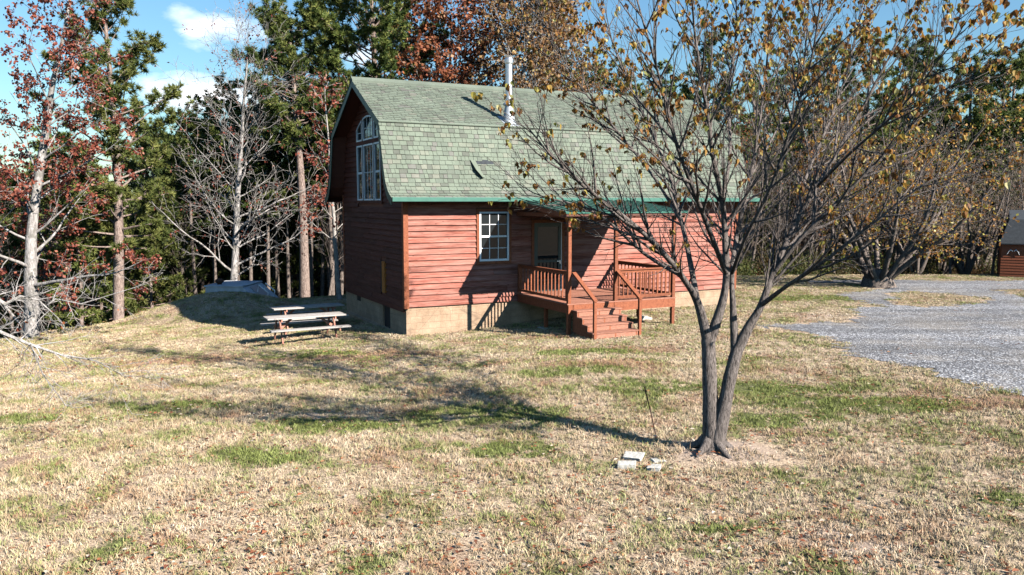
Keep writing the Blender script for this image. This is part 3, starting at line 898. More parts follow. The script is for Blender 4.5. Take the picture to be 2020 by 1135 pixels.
mb2 = MB(); mb2.box(rx0+.03, rx1-.03, PT-.19, PT-.15, RZ1-.11, RZ1-.032)                     # eave board
mb2.build('eave_board', M_soffit, pr)
for xx in (rx0+.03, rx1-.07):
    mb.prism([(-.58, RZ0-.17), (PT-.148, RZ1-.17), (PT-.148, RZ1-.034), (-.58, RZ0-.034)], 'x', xx, xx+.04)
for i in range(1, 7):
    xx = PX0 + (PX1-PX0)*i/7
    mb.prism([(-.05, RZ0+.03-.17), (PT-.145, RZ1-.15), (PT-.145, RZ1-.036), (-.05, RZ0+.03-.036)], 'x', xx-.02, xx+.02)
mb.build('rafters', M_trim, pr)
for xa in (PX0-.02, PX1-.06):
    mb = MB(); mb.box(xa, xa+.08, PT+.11, .0, PZ, PZ+.12); mb.build('side_beam', M_trim, pr)

# ================================================================== PICNIC TABLES
def picnic(loc, rz, label):
    r_ = empty('picnic_table', loc, rz, label, 'picnic table', 'picnic tables beside the cabin')
    Lh = 1.2
    t = MB()
    for i in range(5): y = -.36 + i*.146; t.box(-Lh, Lh, y, y+.138, .715, .755)
    t.build('tabletop', M_table, r_, bevel=.004)
    for s in (-1, 1):
        t = MB()
        for i in range(2): y = s*.74 - .14 + i*.143; t.box(-Lh, Lh, y, y+.137, .42, .46)
        t.build('bench', M_table, r_, bevel=.004)
    for x in (-.82, .82):
        for s in (-1, 1):
            t = MB(); t.bar((x, s*.20, .712), (x, s*.60, .0), .09, .04, up=(1, 0, 0)); t.build('leg', M_tleg, r_)
        t = MB(); t.box(x+.025, x+.065, -.84, .84, .33, .418); t.box(x+.025, x+.065, -.34, .34, .63, .713); t.build('cross_beam', M_tleg, r_)
        t = MB(); t.bar((x+.045, 0, .37), (x - (.42 if x > 0 else -.42), 0, .70), .04, .07); t.build('brace', M_tleg, r_)
    return r_
picnic((-6.40, 24.85, hgt(-6.4, 24.85)), TH + .02, 'picnic table in front, whole tabletop and near bench bleached by sun')
picnic((-7.0, 27.5, hgt(-7, 27.5) + .0), TH + .05, 'picnic table behind the sunlit one, mostly in the shadow of the cabin')

# ================================================================== STORM SHELTER in the mound
sh = empty('storm_shelter', (-12.15, 34.7, -.74), R(-3), 'low concrete storm shelter with sloped door set into a grassy mound', 'storm shelter')
mb = MB()
mb.prism([(-.95, -.2), (-.78, 1.26), (.75, 1.26), (1.68, .42), (1.68, -.2)], 'y', -.55, 1.6)
mb.build('shelter_wall', M_conc, sh, bevel=.01); sh.scale = (1.03, 1.03, 1.0)
mb = MB(); mb.box(-.84, .8, -.6, 1.65, 1.262, 1.31); mb.build('roof_slab', M_conc, sh, bevel=.01)
mb = MB(); mb.bar((.86, .5, 1.19), (1.62, .5, .50), 1.0, .03); door = mb.build('sloped_door', M_steelm, sh)
for yy in (.1, .9):
    mb = MB(); mb.tube([(1.15, yy, .98), (1.2, yy, 1.28), (1.6, yy, .95), (1.55, yy, .62)], [.028]*4, 8); mb.build('grab_rail', M_white, sh)
mb = MB(); 
mb.tube([(-.42, 0, 1.30), (-.42, 0, 1.38)], [.09, .09], 14)
mb.tube([(-.42, 0, 1.36), (-.42, 0, 1.39), (-.42, 0, 1.46), (-.42, 0, 1.53), (-.42, 0, 1.57)], [.10, .15, .18, .14, .04], 16, cap=True)
for k in range(16):
    a = 2*PI*k/16; mb.bar((-.42+.15*math.cos(a), .15*math.sin(a), 1.385), (-.42+.16*math.cos(a+.3), .16*math.sin(a+.3), 1.52), .008, .04)
mb.build('turbine_vent', M_rust, sh)

# ================================================================== pavers, rod, block
def paver(px, py, rz, tilt, dims, label, name='paver'):
    x, y = G(px, py, .17); b = MB(); w, l, h = dims
    b.box(-w/2, w/2, -l/2, l/2, 0, h)
    rr = random.Random(px)
    b.v = [(v[0] + rr.uniform(-.022, .022), v[1] + rr.uniform(-.022, .022), v[2] + rr.uniform(-.012, .012)) for v in b.v]
    o = b.build(name, M_paver, None, bevel=.008); o.location = (x, y, hgt(x, y) - .005); o.rotation_euler = (tilt, -tilt*.6, rz)
    tag(o, label, 'paver', 'loose pavers near the foot of the tree')
paver(1250, 898, -.45, .16, (.30, .20, .08), 'brightest white tilted paver, rearmost of the close pair near the tree')
paver(1237, 913, -.12, .05, (.27, .15, .09), 'grey paver with a dark rough front, leftmost of the four near the tree')
paver(1290, 918, -.35, .08, (.20, .16, .07), 'small pale paver nearest to the camera, right of the close pair')
paver(1299, 903, .3, .0, (.20, .16, .025), 'flat dull paver half sunk in the grass, nearest to the trunk')
x, y = G(1297, 856, .2); z = hgt(x, y)
mb = MB(); mb.tube([(x, y, z-.1), (x-.12, y, z+.42), (x-.235, y, z+.86)], [.010, .010, .010], 8, cap=True); o = mb.build('metal_stake', M_rust); tag(o, 'thin dark metal stake leaning left beside the forked tree', 'stake')
x, y = G(1272, 632, .3)
mb = MB(); mb.prism([(-.2, 0), (.2, 0), (.2, .07), (.14, .10), (-.2, .16)], 'y', -.14, .14); o = mb.build('splash_block', M_paver, None, bevel=.01); o.location = (x, y, hgt(x, y)); o.rotation_euler = (0, 0, .3)
tag(o, 'small white splash block on the grass beside the porch steps', 'splash block')

# ================================================================== SHED
sx_, sy_ = G(1972, 546, .3)
shd = empty('garden_shed', (sx_, sy_, hgt(sx_, sy_) - .05), R(-29), 'reddish brown wooden shed with dark roof at the right edge', 'shed')
W2, D2, H2 = 4.2, 3.4, 1.78
mb = MB()
mb.box(0, W2, 0, D2, 0, .1)
z = .1
while z < H2:
    mb.prism([(.0, z), (-.022, z), (-.004, z+.145), (.0, z+.145)], 'x', 0, W2); z += .14
mb.box(.02, W2-.02, .0, D2, .1, H2)
mb.build('wall', M_shedwall, shd)
mb = MB(); zz_ = [(-.12, H2-.06), (.42, H2+1.15), (D2/2, H2+1.62), (D2-.42, H2+1.15), (D2+.12, H2-.06)]
def ix(y): return min(1.0, max(0.0, (min(y, D2-y) + .12) / .54)) * .42 - .12
for a, b_ in zip(zz_, zz_[1:]):
    vs_ = []
    for (p_, o_) in ((a, 0), (b_, 0), (b_, .05), (a, .05)): vs_ += [(ix(p_[0]), p_[0], p_[1]+o_), (W2-ix(p_[0]), p_[0], p_[1]+o_)]
    mb.add(vs_, [(0,1,3,2), (6,4,5,7), (0,2,4,6), (1,7,5,3), (0,6,7,1), (2,3,5,4)])
# sloped ends of the roof as seen from the drive
mb.add([(x_, y_, z_) for (y_, z_, i_) in ((.03, H2-.05, .02), (D2-.03, H2-.05, .02), (D2-.45, H2+1.12, .30), (D2/2, H2+1.58, .32), (.45, H2+1.12, .30)) for x_ in (i_, W2-i_)], [(0,2,4,6,8), (9,7,5,3,1), (0,1,3,2), (2,3,5,4), (4,5,7,6), (6,7,9,8), (8,9,1,0)])
mb.build('roof', M_shedroof, shd)
mb = MB()
for s in (-1, 1):
    c0 = Vector((.52, -.045, H2-.42))
    mb.tube([c0 + Vector((s*.03, 0, .02)), c0 + Vector((s*.12, 0, .09)), c0 + Vector((s*.2, 0, 0)), c0 + Vector((s*.27, 0, -.15))], [.018, .022, .018, .008], 6)
mb.build('wall_ornament', M_white, shd)

# ================================================================== TREES
def rvec(rg): 
    while True:
        v = Vector((rg.uniform(-1, 1), rg.uniform(-1, 1), rg.uniform(-1, 1)))
        if .05 < v.length < 1: return v.normalized()
def perp(d, az):
    a = d.cross(Vector((0, 0, 1)))
    if a.length < .05: a = Vector((1, 0, 0))
    a.normalize(); b = d.cross(a)
    return a * math.cos(az) + b * math.sin(az)
SIDES = [10, 6, 4, 3, 3]
def grow(WB, LV, p, d, length, r, lvl, P, rg):
    seg = P['seg'][lvl]; n = max(2, int(length / seg)); st = length / n
    pts = [p.copy()]; rad = [r]; ds = [d.copy()]
    q = p.copy(); dd = d.copy()
    for i in range(n):
        dd = (dd + rvec(rg) * P['wander'][lvl] + Vector((0, 0, P['up'][lvl]))).normalized()
        q = q + dd * st; pts.append(q.copy()); ds.append(dd.copy())
        f = (i + 1) / n
        rad.append(max(r * (1 - P.get('taper', .8) * f), P.get('rmin', .004)))
    WB[min(lvl, 1)].tube(pts, rad, SIDES[lvl], cap=False, wob=.08 if lvl == 0 else 0)
    if lvl < P['levels']:
        nc = P['n'][lvl]; nc = max(1, int(nc * rg.uniform(.8, 1.2) * (1 if lvl == 0 else min(1.5, max(.4, length / P['len'][lvl])))))
        az = rg.uniform(0, 6.3)
        for k in range(nc):
            f = P['f0'][lvl] + (1 - P['f0'][lvl]) * ((k + rg.random()) / nc)
            i = min(n - 1, int(f * n)); ft = f * n - i
            bp = pts[i].lerp(pts[i+1], min(1, ft)); az += 2.4 + rg.uniform(-.5, .5)
            ang = P['ang'][lvl] * rg.uniform(.7, 1.3)
            if lvl == 0 and 'angtop' in P: ang = (P['ang'][0] * (1 - f) + P['angtop'] * f) * rg.uniform(.8, 1.2)
            cd = (ds[i] * math.cos(ang) + perp(ds[i], az) * math.sin(ang)).normalized()
            shape = P['shape'](f) if lvl == 0 and 'shape' in P else (1 - .55 * f)
            cl = P['len'][lvl + 1] * shape * rg.uniform(.7, 1.25)
            cr = min(rad[i] * .75, max(P.get('rmin', .004), P['rr'][lvl] * rad[i] * (cl / P['len'][lvl + 1]) ** .5))
            grow(WB, LV, bp, cd, cl, cr, lvl + 1, P, rg)
    if LV is not None and lvl >= P['leaflvl']:
        for i in range(1, n + 1):
            LV.append((pts[i], ds[i]))
def leaves_mesh(LV, per, size, keep, rg, mat, name='foliage', droop=.4, spread=1.5, shape='quad', freq=1.0, amp=1.1):
    b = MB()
    # clumps: leaves survive in groups so that gaps stay open
    ph = [rg.uniform(0, 6.3) for _ in range(6)]
    for (p, d) in LV:
        cl = math.sin(p.x*1.3*freq+ph[0])*math.sin(p.y*1.3*freq+ph[1])*math.sin(p.z*1.5*freq+ph[2]) + .5*math.sin(p.x*3.1*freq+ph[3])*math.sin(p.z*2.9*freq+ph[4])
        if rg.random() > keep * (1 + amp * cl): continue
        for _ in range(per):
            o = p + rvec(rg) * size * spread * rg.random()
            a = (rvec(rg) + Vector((0, 0, -droop * 1.5))).normalized(); s = size * rg.uniform(.6, 1.2)
            w = a.cross(rvec(rg)).normalized() * s * .5; nn = a.cross(w).normalized() * s * .14
            rn = min(1, max(0, rg.gauss(.5, .27)))
            if shape == 'quad':
                b.add([tuple(o), tuple(o + a*s*.5 + w*.8), tuple(o + a*s), tuple(o + a*s*.5 - w*.8)], [(0,1,2,3)], rn)
            else:
                b.add([tuple(o), tuple(o + a*s*.12 + w*.75 + nn), tuple(o + a*s*.45 + w*.85 + nn), tuple(o + a*s*1.1), tuple(o + a*s*.45 - w*.85 + nn), tuple(o + a*s*.12 - w*.75 + nn), tuple(o + a*s*.5 - nn*.3)],
                      [(0,1,2,6), (6,2,3), (0,6,4,5), (6,3,4)], rn)
    return b.mesh(name, mat)

def decid(seed, H, r, P_, bark, leafmat=None, per=2, size=.12, keep=.6, droop=.4):
    rg = random.Random(seed)
    P = dict(seg=[.8, .5, .35, .25, .2], wander=[.07, .16, .24, .3, .3], up=[.02, .05, .05, .04, .02], n=[16, 8, 7, 5], f0=[.25, .2, .2, .2],
             ang=[1.1, .8, .75, .7], len=[H, H*.36, H*.17, H*.09, .4], rr=[.34, .46, .5, .6], levels=3, leaflvl=2, rmin=.007, taper=.88,
             shape=lambda f: 1.0 - .7 * f)
    P.update(P_)
    WB = [MB(), MB()]; LV = []
    grow(WB, LV, Vector((0, 0, -.5)), Vector((rg.uniform(-.05, .05), rg.uniform(-.05, .05), 1)).normalized(), H + .5, r, 0, P, rg)
    out = [('trunk', WB[0].mesh('trunk', bark, True)), ('branches', WB[1].mesh('branches', bark, True))]
    if leafmat: out.append(('foliage', leaves_mesh(LV, per, size, keep, rg, leafmat, droop=droop)))
    return out

def pine(seed, H, r, zs, lmax, nlimb, mat, bark=None, top=.35, ntuft=14, nl=.24, nw=.03, dens=1.0):
    rg = random.Random(seed)
    T = MB(); Bm = MB(); Nd = MB()
    lean = (rg.uniform(-.02, .02), rg.uniform(-.02, .02)); n = 14; pts = []; rad = []
    for i in range(n + 1):
        f = i / n; z = -.6 + (H + .6) * f
        pts.append(Vector((lean[0]*z + .12*math.sin(f*5+seed), lean[1]*z + .12*math.cos(f*4+seed), z))); rad.append(r * (1 - .85*f) + .02)
    T.tube(pts, rad, 10, wob=.06)
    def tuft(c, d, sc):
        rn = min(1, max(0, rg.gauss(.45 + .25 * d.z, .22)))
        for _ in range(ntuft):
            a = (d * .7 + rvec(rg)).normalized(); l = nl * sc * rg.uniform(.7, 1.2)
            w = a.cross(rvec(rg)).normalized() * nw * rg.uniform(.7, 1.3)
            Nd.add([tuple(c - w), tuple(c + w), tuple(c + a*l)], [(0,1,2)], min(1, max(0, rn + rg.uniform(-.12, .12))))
    az = rg.uniform(0, 6)
    for k in range(nlimb):
        f = (k + rg.random()) / nlimb; z = zs + (H - zs) * f
        i = min(n-1, int((z + .6) / (H + .6) * n)); ft = (z + .6) / (H + .6) * n - i
        bp = pts[i].lerp(pts[i+1], ft); az += 2.4 + rg.uniform(-.7, .7)
        L = lmax * (1 - (1 - top) * f ** 1.6) * (min(1, .45 + f * 2.2)) * rg.choice((.55, .8, 1, 1, 1.15))
        elev = -.1 + .9 * f + rg.uniform(-.2, .25)
        d = Vector((math.cos(az) * math.cos(elev), math.sin(az) * math.cos(elev), math.sin(elev)))
        m_ = max(3, int(L / .35)); q = bp.copy(); lp_ = [q.copy()]; dd = d.copy(); dl = [d]
        for j in range(m_):
            dd = (dd + rvec(rg)*.14 + Vector((0, 0, .06))).normalized(); q = q + dd * L / m_; lp_.append(q.copy()); dl.append(dd)
        lr = max(.015, rad[i] * .32)
        Bm.tube(lp_, [lr * (1 - .8*j/m_) for j in range(m_+1)], 5)
        for j in range(1, m_ + 1):
            if j / m_ < .42: continue
            for _ in range(max(1, int(2 * dens + rg.random()))):
                sd = (dl[j] * .6 + rvec(rg)).normalized(); sd.z = sd.z * .5 + .15; sd.normalize()
                sl = rg.uniform(.25, .75) * (1.25 - .6*j/m_)
                e = lp_[j] + sd * sl
                Bm.tube([lp_[j], lp_[j].lerp(e, .5) + Vector((0, 0, .03)), e], [.012, .009, .005], 3)
                for g in (.5, .8, 1.0): tuft(lp_[j].lerp(e, g) + rvec(rg)*.05, (sd + Vector((0, 0, .5))).normalized(), 1.0)
        tuft(lp_[-1], dd, 1.1)
    return [('trunk', T.mesh('trunk', bark or M_pinebark, True)), ('branches', Bm.mesh('branches', bark or M_pinebark)), ('foliage', Nd.mesh('foliage', mat))]

def place(parts, name, x, y, sc=1.0, rz=0.0, label=None, cat='tree', group=None, z=None, sz=None):
    o = empty(name, (x, y, (hgt(x, y) if z is None else z)), rz, label, cat, group)
    o.scale = (sc, sc, sz or sc)
    for nm, me in parts:
        c = bpy.data.objects.new(nm, me); COL.objects.link(c); c.parent = o
    return o
def PXX(px, Y): return (px - 1010) / F_PX * Y
def H_for(px, py_top, Y): return A(px, py_top, Y).z - hgt(PXX(px, Y), Y)

# ---- the forked tree on the lawn, its limbs laid out one by one
def near_tree():
    rg = random.Random(21)
    bx, by = G(1404, 888, .2); bz = hgt(bx, by)
    root = empty('forked_tree', (bx, by, bz), 0, 'forked furrowed tree on the lawn with sparse ochre leaves, in front of the cabin', 'tree')
    T = MB(); Bm = MB(); LV = []
    base = Vector((bx, by, bz))
    def path(cps, n=5):
        out = []
        P = [A(px, py, by + (dy if abs(dy) < .2 else dy * (1.9 if dy > 0 else 1.55))) - base for (px, py, dy, r) in cps]; Rr = [c[3] for c in cps]
        ex = [2*P[0]-P[1]] + P + [2*P[-1]-P[-2]]
        for i in range(len(P) - 1):
            p0, p1, p2, p3 = ex[i:i+4]
            for k in range(n):
                t = k / n
                q = .5 * ((2*p1) + (p2-p0)*t + (2*p0-5*p1+4*p2-p3)*t*t + (3*p1-p0-3*p2+p3)*t**3)
                out.append((q, Rr[i] + (Rr[i+1]-Rr[i]) * t))
        out.append((P[-1], Rr[-1])); return out
    # stems
    S = [[(1404, 905, 0, .27), (1404, 886, 0, .20), (1405, 868, 0, .165), (1404, 840, 0, .142), (1401, 780, .02, .118), (1399, 720, .05, .108), (1397, 672, .08, .108), (1397, 655, .08, .06)],
         [(1412, 880, -.04, .14), (1418, 850, -.05, .13), (1429, 800, -.06, .108), (1441, 740, -.05, .098), (1454, 690, -.02, .096), (1459, 672, -.02, .05)]]
    for c in S:
        pp = path(c)
        T.tube([p for p, _ in pp], [r for _, r in pp], 14, wob=.05)
    # root flare
    for a in (.3, 1.5, 2.8, 3.9, 5.2):
        e = Vector((math.cos(a), math.sin(a), 0))
        T.tube([e*.02 + Vector((0, 0, .22)), e*.2 + Vector((0, 0, .06)), e*.42 + Vector((0, 0, -.06))], [.11, .07, .03], 7)
    trunk = T.build('trunk', M_nearbark, root, smoothf=True, normals=False)
    L = [
     # left stem's limbs
     [(1398, 678, .08, .095), (1377, 600, 0, .078), (1345, 545, -.3, .066), (1300, 490, -.6, .055), (1240, 435, -.8, .045), (1160, 375, -1.0, .032), (1090, 310, -1.1, .02), (1040, 250, -1.2, .01)],
     [(1345, 545, -.3, .05), (1270, 500, -.15, .036), (1190, 430, -.3, .027), (1120, 400, -.4, .018), (1040, 385, -.5, .009)],
     [(1377, 600, 0, .07), (1362, 520, .2, .062), (1345, 440, .4, .05), (1322, 350, .7, .042), (1280, 250, .9, .032), (1225, 130, 1.1, .022), (1180, 0, 1.3, .012), (1150, -80, 1.4, .006)],
     [(1345, 440, .4, .042), (1290, 350, .9, .035), (1210, 250, 1.4, .028), (1130, 150, 1.7, .02), (1070, 30, 1.9, .012), (1040, -60, 2, .006)],
     [(1399, 678, .08, .095), (1424, 600, .05, .085), (1433, 540, 0, .08), (1430, 470, 0, .07), (1425, 400, -.1, .06), (1405, 300, -.3, .05), (1390, 190, -.5, .038), (1370, 60, -.6, .022), (1360, -90, -.7, .008)],
     [(1433, 540, 0, .06), (1405, 470, -.5, .052), (1370, 380, -.9, .044), (1330, 270, -1.2, .034), (1300, 150, -1.4, .024), (1262, 20, -1.6, .014), (1240, -70, -1.7, .007)],
     [(1425, 400, -.1, .045), (1440, 300, .5, .04), (1438, 180, .9, .03), (1452, 60, 1.2, .02), (1450, -80, 1.4, .008)],
     # right stem's limbs
     [(1451, 700, -.02, .075), (1446, 610, .05, .066), (1444, 540, .1, .058), (1456, 450, .3, .05), (1480, 350, .5, .042), (1500, 230, .6, .032), (1515, 100, .7, .022), (1530, -70, .8, .008)],
     [(1444, 540, .1, .045), (1470, 470, -.5, .04), (1520, 370, -.9, .033), (1560, 250, -1.2, .026), (1600, 120, -1.5, .018), (1625, -40, -1.7, .008)],
     [(1453, 694, -.02, .10), (1480, 640, -.05, .095), (1502, 602, -.1, .085), (1525, 540, -.1, .07), (1560, 460, 0, .058), (1610, 370, .1, .048), (1670, 270, .2, .036), (1730, 160, .3, .024), (1790, 40, .4, .014), (1830, -60, .4, .006)],
     [(1525, 540, -.1, .055), (1580, 470, -.2, .046), (1650, 400, -.35, .036), (1740, 310, -.5, .026), (1830, 220, -.6, .016), (1920, 150, -.7, .007)],
     [(1502, 602, -.1, .055), (1550, 566, -.5, .045), (1620, 520, -.9, .036), (1710, 450, -1.2, .026), (1800, 380, -1.4, .016), (1880, 330, -1.5, .007)],
     [(1560, 460, 0, .045), (1590, 350, .7, .038), (1640, 230, 1.2, .028), (1680, 110, 1.6, .018), (1710, -30, 1.9, .008)],
     [(1610, 370, .1, .035), (1680, 300, -.7, .028), (1770, 220, -1.2, .02), (1850, 120, -1.5, .012), (1900, 20, -1.7, .006)],
     [(1480, 350, .5, .03), (1540, 240, 1.3, .024), (1580, 130, 1.8, .016), (1620, 10, 2.1, .008)],
    ]
    P = dict(seg=[.3, .22, .16, .12], wander=[0, .12, .17, .22], up=[0, .10, .10, .05], n=[0, 6, 3], f0=[0, .12, .15], ang=[0, .55, .6], len=[1, 1.25, .6, .30],
             rr=[.5, .55, .55], levels=3, leaflvl=3, rmin=.0028, taper=.85)
    WB = [Bm, Bm]
    for c in L:
        if c[-1][1] < 60:
            (x0, y0, d0, r0), (x1, y1, d1, r1) = c[-2], c[-1]
            c = c[:-1] + [(x1, y1, d1, r0*.72), (x1 + (x1-x0)*1.0, y1 - 135, d1*1.12, .006)]
        pp = path(c, 4)
        big = 1.0 if c[0][1] > 650 else .0
        Bm.tube([p for p, _ in pp], [r_*(.70 + .28*big*max(0, 1 - i_/6)) for i_, (_, r_) in enumerate(pp)], 8, wob=.05)
        n = len(pp); tot = sum((pp[i+1][0]-pp[i][0]).length for i in range(n-1))
        kk = int(tot * 6.5); az = rg.uniform(0, 6)
        for k in range(kk):
            f = .22 + .78 * (k + rg.random()) / kk; i = min(n-2, int(f*(n-1)))
            bp = pp[i][0].lerp(pp[i+1][0], f*(n-1)-i); d = (pp[i+1][0]-pp[i][0]).normalized(); az += 2.4 + rg.uniform(-.6, .6)
            ang = rg.uniform(.35, .8); cd = (d*math.cos(ang) + perp(d, az)*math.sin(ang)).normalized()
            l = 1.5 * (1 - .45*f) * rg.uniform(.5, 1.2)
            grow(WB, LV, bp, cd, l, min(pp[i][1]*.6, .016*l/1.0+.003), 1, P, rg)
    Bm.build('branches', M_nearbark, root, smoothf=True, normals=False)
    # leaves hang on the outer and upper twigs
    LV2 = []
    for (p, d) in LV:
        w = p + base
        out = min(1, max(0, (w.z - 4.2) / 2.6)) * .55 + (.35 if w.z > 6.9 else 0) + min(1, math.hypot(p.x, p.y) / 3.6) ** 2 * .5
        if rg.random() < out * .85 + .05: LV2.append((p, d))
    me = leaves_mesh(LV2, 4, .074, .58, rg, M_ochre, droop=1.2, spread=.9, shape='heart', freq=1.7, amp=1.7)
    o = bpy.data.objects.new('foliage', me); COL.objects.link(o); o.parent = root
    print('near tree', len(Bm.v), len(LV), len(LV2), len(me.polygons))
near_tree()

# ---- named trees of the wood's edge
def dl(x): return dict(x)
Y = 28.6
t = decid(11, 12.5, .25, dict(n=[34, 8, 6, 4], f0=[.16, .15, .15, .2], len=[11, 4.4, 1.9, .8, .4], ang=[1.25, .8, .75, .7], angtop=.6, up=[.01, .03, .03, .0], rmin=.008), M_palebark, M_red, 14, .11, .9)
place(t, 'red_maple', PXX(48, Y), Y, 1, .4, 'pale trunked tree with clumps of red leaves at the left edge of the lawn')
Y = 33.4
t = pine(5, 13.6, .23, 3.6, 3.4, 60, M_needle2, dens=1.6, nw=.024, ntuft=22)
place(t, 'pine_tree', PXX(228, Y), Y, 1, 0, 'tall pine with scaly trunk standing left of the grassy mound')
Y = 37.4
t = decid(33, 12.0, .20, dict(n=[34, 11, 8, 5], f0=[.14, .12, .12, .2], len=[11, 5.0, 2.1, .9, .4], ang=[1.35, .8, .75, .7], angtop=.4, up=[.01, .05, .04, .02], rmin=.007, rr=[.34, .45, .5, .6], wander=[.05, .22, .28, .3, .3], shape=lambda f: 1.0 - .5*f), M_palebark, M_red, 3, .12, .10)
place(t, 'bare_tree', PXX(455, Y), Y, 1, 1.0, 'bare pale grey tree spreading crooked limbs behind the storm shelter')
Y = 40.5
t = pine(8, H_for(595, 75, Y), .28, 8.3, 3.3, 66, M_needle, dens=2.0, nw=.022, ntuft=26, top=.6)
place(t, 'pine_tree', PXX(597, Y), Y, 1, 2.0, 'tall pine with round dark green head just left of the cabin roof')
Y = 42
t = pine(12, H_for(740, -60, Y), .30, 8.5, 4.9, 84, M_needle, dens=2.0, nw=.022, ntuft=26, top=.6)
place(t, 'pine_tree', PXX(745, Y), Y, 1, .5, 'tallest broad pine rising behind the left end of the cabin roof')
Y = 41
t = decid(41, H_for(870, 15, Y), .26, dict(n=[40, 10, 6, 4], f0=[.4, .15, .15, .2], len=[13, 4.6, 2.0, .8, .4], ang=[1.1, .8, .75, .7], angtop=.7, shape=lambda f: .45 + .6*math.sin(PI*min(1, .12+f*.8))), M_greybark, M_russet, 7, .19, .9)
place(t, 'red_oak', PXX(868, Y), Y, 1, 0, 'dense russet leaved oak behind the cabin ridge left of the stove pipe')
Y = 40
t2 = decid(43, H_for(1010, -60, Y), .24, dict(n=[38, 9, 6, 4], f0=[.35, .15, .15, .2], len=[13, 4.0, 1.9, .8, .4], ang=[1.0, .8, .75, .7], angtop=.6, shape=lambda f: .45 + .6*math.sin(PI*min(1, .15+f*.75))), M_greybark, M_brownleaf, 6, .17, .7)
place(t2, 'brown_oak', PXX(1010, Y), Y, 1, 0, 'tall brown leaved tree right behind the stove pipe')
place(t2, 'brown_oak', PXX(1105, Y + 2), Y + 2, .92, 2.2, 'brown leaved tree behind the cabin ridge between stove pipe and forked tree')
Y = 36
t = decid(47, 9.2, .12, dict(n=[20, 7, 5, 3], f0=[.3, .2, .2, .2], len=[9, 2.0, 1.1, .6, .4]), M_greybark, M_red, 5, .14, .7)
place(t, 'young_maple', PXX(668, Y), Y, 1, 0, 'slim red leaved young maple hugging the left eave of the cabin')
# ochre multi stemmed tree by the gravel
def multi(seed, H, spread, n, bark, leafmat, keep, per, size, bs=1.0):
    rg = random.Random(seed); WB = [MB(), MB()]; LV = []
    P = dict(seg=[.8, .5, .35, .25, .2], wander=[.06, .10, .2, .26, .3], up=[.02, .05, .05, .03, .02], n=[16, 14, 8, 5], f0=[.2, .15, .15, .2], ang=[.7, .6, .65, .7],
             len=[H, H*.85, H*.26, H*.11, .4], rr=[.5, .4, .5, .6], levels=4, leaflvl=3, rmin=.008, taper=.9)
    WB[0].tube([(0, 0, -.5), (0, 0, .1), (.0, 0, .45), (.02, 0, .8)], [.85*bs, .72*bs, .6*bs, .35*bs], 14, wob=.12)
    for k in range(n):
        a = 2*PI*k/n + rg.uniform(-.2, .2); tl = rg.uniform(.18, 1.0) * spread
        d = Vector((math.cos(a)*math.sin(tl), math.sin(a)*math.sin(tl), math.cos(tl)))
        grow(WB, LV, Vector((math.cos(a)*.4*bs, math.sin(a)*.4*bs, .3)), d, H*rg.uniform(.7, 1.0), .15, 1, P, rg)
    return [('trunk', WB[0].mesh('trunk', bark, True)), ('branches', WB[1].mesh('branches', bark, True)), ('foliage', leaves_mesh(LV, per, size, keep, rg, leafmat))]
Y = 36.4
t = multi(5, 9.4, 1.0, 11, M_darkbark, M_ochre, .42, 3, .13)
place(t, 'multi_stem_tree', PXX(1735, Y), Y, 1, 0, 'wide many stemmed tree with ochre leaves at the back edge of the gravel', group=None)
# near tree outside the left edge whose low limbs reach over the lawn
def side_branches():
    rg = random.Random(77); base = Vector((-9.6, 13.0, hgt(-9.6, 13)))
    root = empty('lichen_tree', base, 0, 'tree beyond the left edge whose pale lichen covered low limb reaches over the lawn', 'tree')
    T = MB(); T.tube([(0, 0, -.4), (0, 0, 1), (.05, 0, 2.2), (.1, .1, 4.5), (0, .2, 7.5)], [.26, .2, .18, .13, .05], 12, wob=.06); T.build('trunk', M_palebark, root, smoothf=True, normals=False)
    Bm = MB(); LV = []; WB = [Bm, Bm]
    P = dict(seg=[.3, .22, .16, .12], wander=[0, .2, .25, .3], up=[0, .0, .0, .0], n=[0, 5, 4], f0=[0, .1, .1], ang=[0, .7, .7], len=[1, .9, .5, .25], rr=[.5, .5, .5], levels=3, leaflvl=3, rmin=.003, taper=.85)
    limbs = [([(-60, 625), (0, 655), (60, 680), (120, 700), (190, 712), (250, 745)], 12.0, [.035, .028, .022, .016, .010, .004]),
             ([(-60, 560), (10, 600), (40, 585), (75, 592), (115, 628)], 13.2, [.035, .03, .024, .016, .008]),
             ([(60, 680), (85, 740), (130, 800), (145, 805)], 12.0, [.014, .010, .007, .004]),
             ([(-60, 520), (40, 640), (110, 590), (160, 600), (290, 560)], 14.0, [.03, .022, .016, .012, .004])]
    for (pts, Yd, rr) in limbs:
        pp = [A(px, py, Yd + .25*i) - base for i, (px, py) in enumerate(pts)]
        if pts[0][0] < 0: pp = [Vector((.05, 0, 2.6))] + pp; rr = [rr[0]*1.3] + rr
        Bm.tube(pp, rr, 7, wob=.1)
        for i in range(1 if pts[0][0] < 0 else 0, len(pp)-1):
            for _ in range(5):
                q = pp[i].lerp(pp[i+1], rg.random()); d = (pp[i+1]-pp[i]).normalized()
                cd = (d*.7 + rvec(rg)*.7).normalized(); grow(WB, LV, q, cd, rg.uniform(.3, 1.0), min(rr[i]*.5, .012), 2 if rg.random() < .5 else 1, P, rg)
    Bm.build('branches', M_palebark, root, normals=False)
    me = leaves_mesh(LV, 1, .07, .04, rg, M_russet); o = bpy.data.objects.new('foliage', me); COL.objects.link(o); o.parent = root
side_branches()

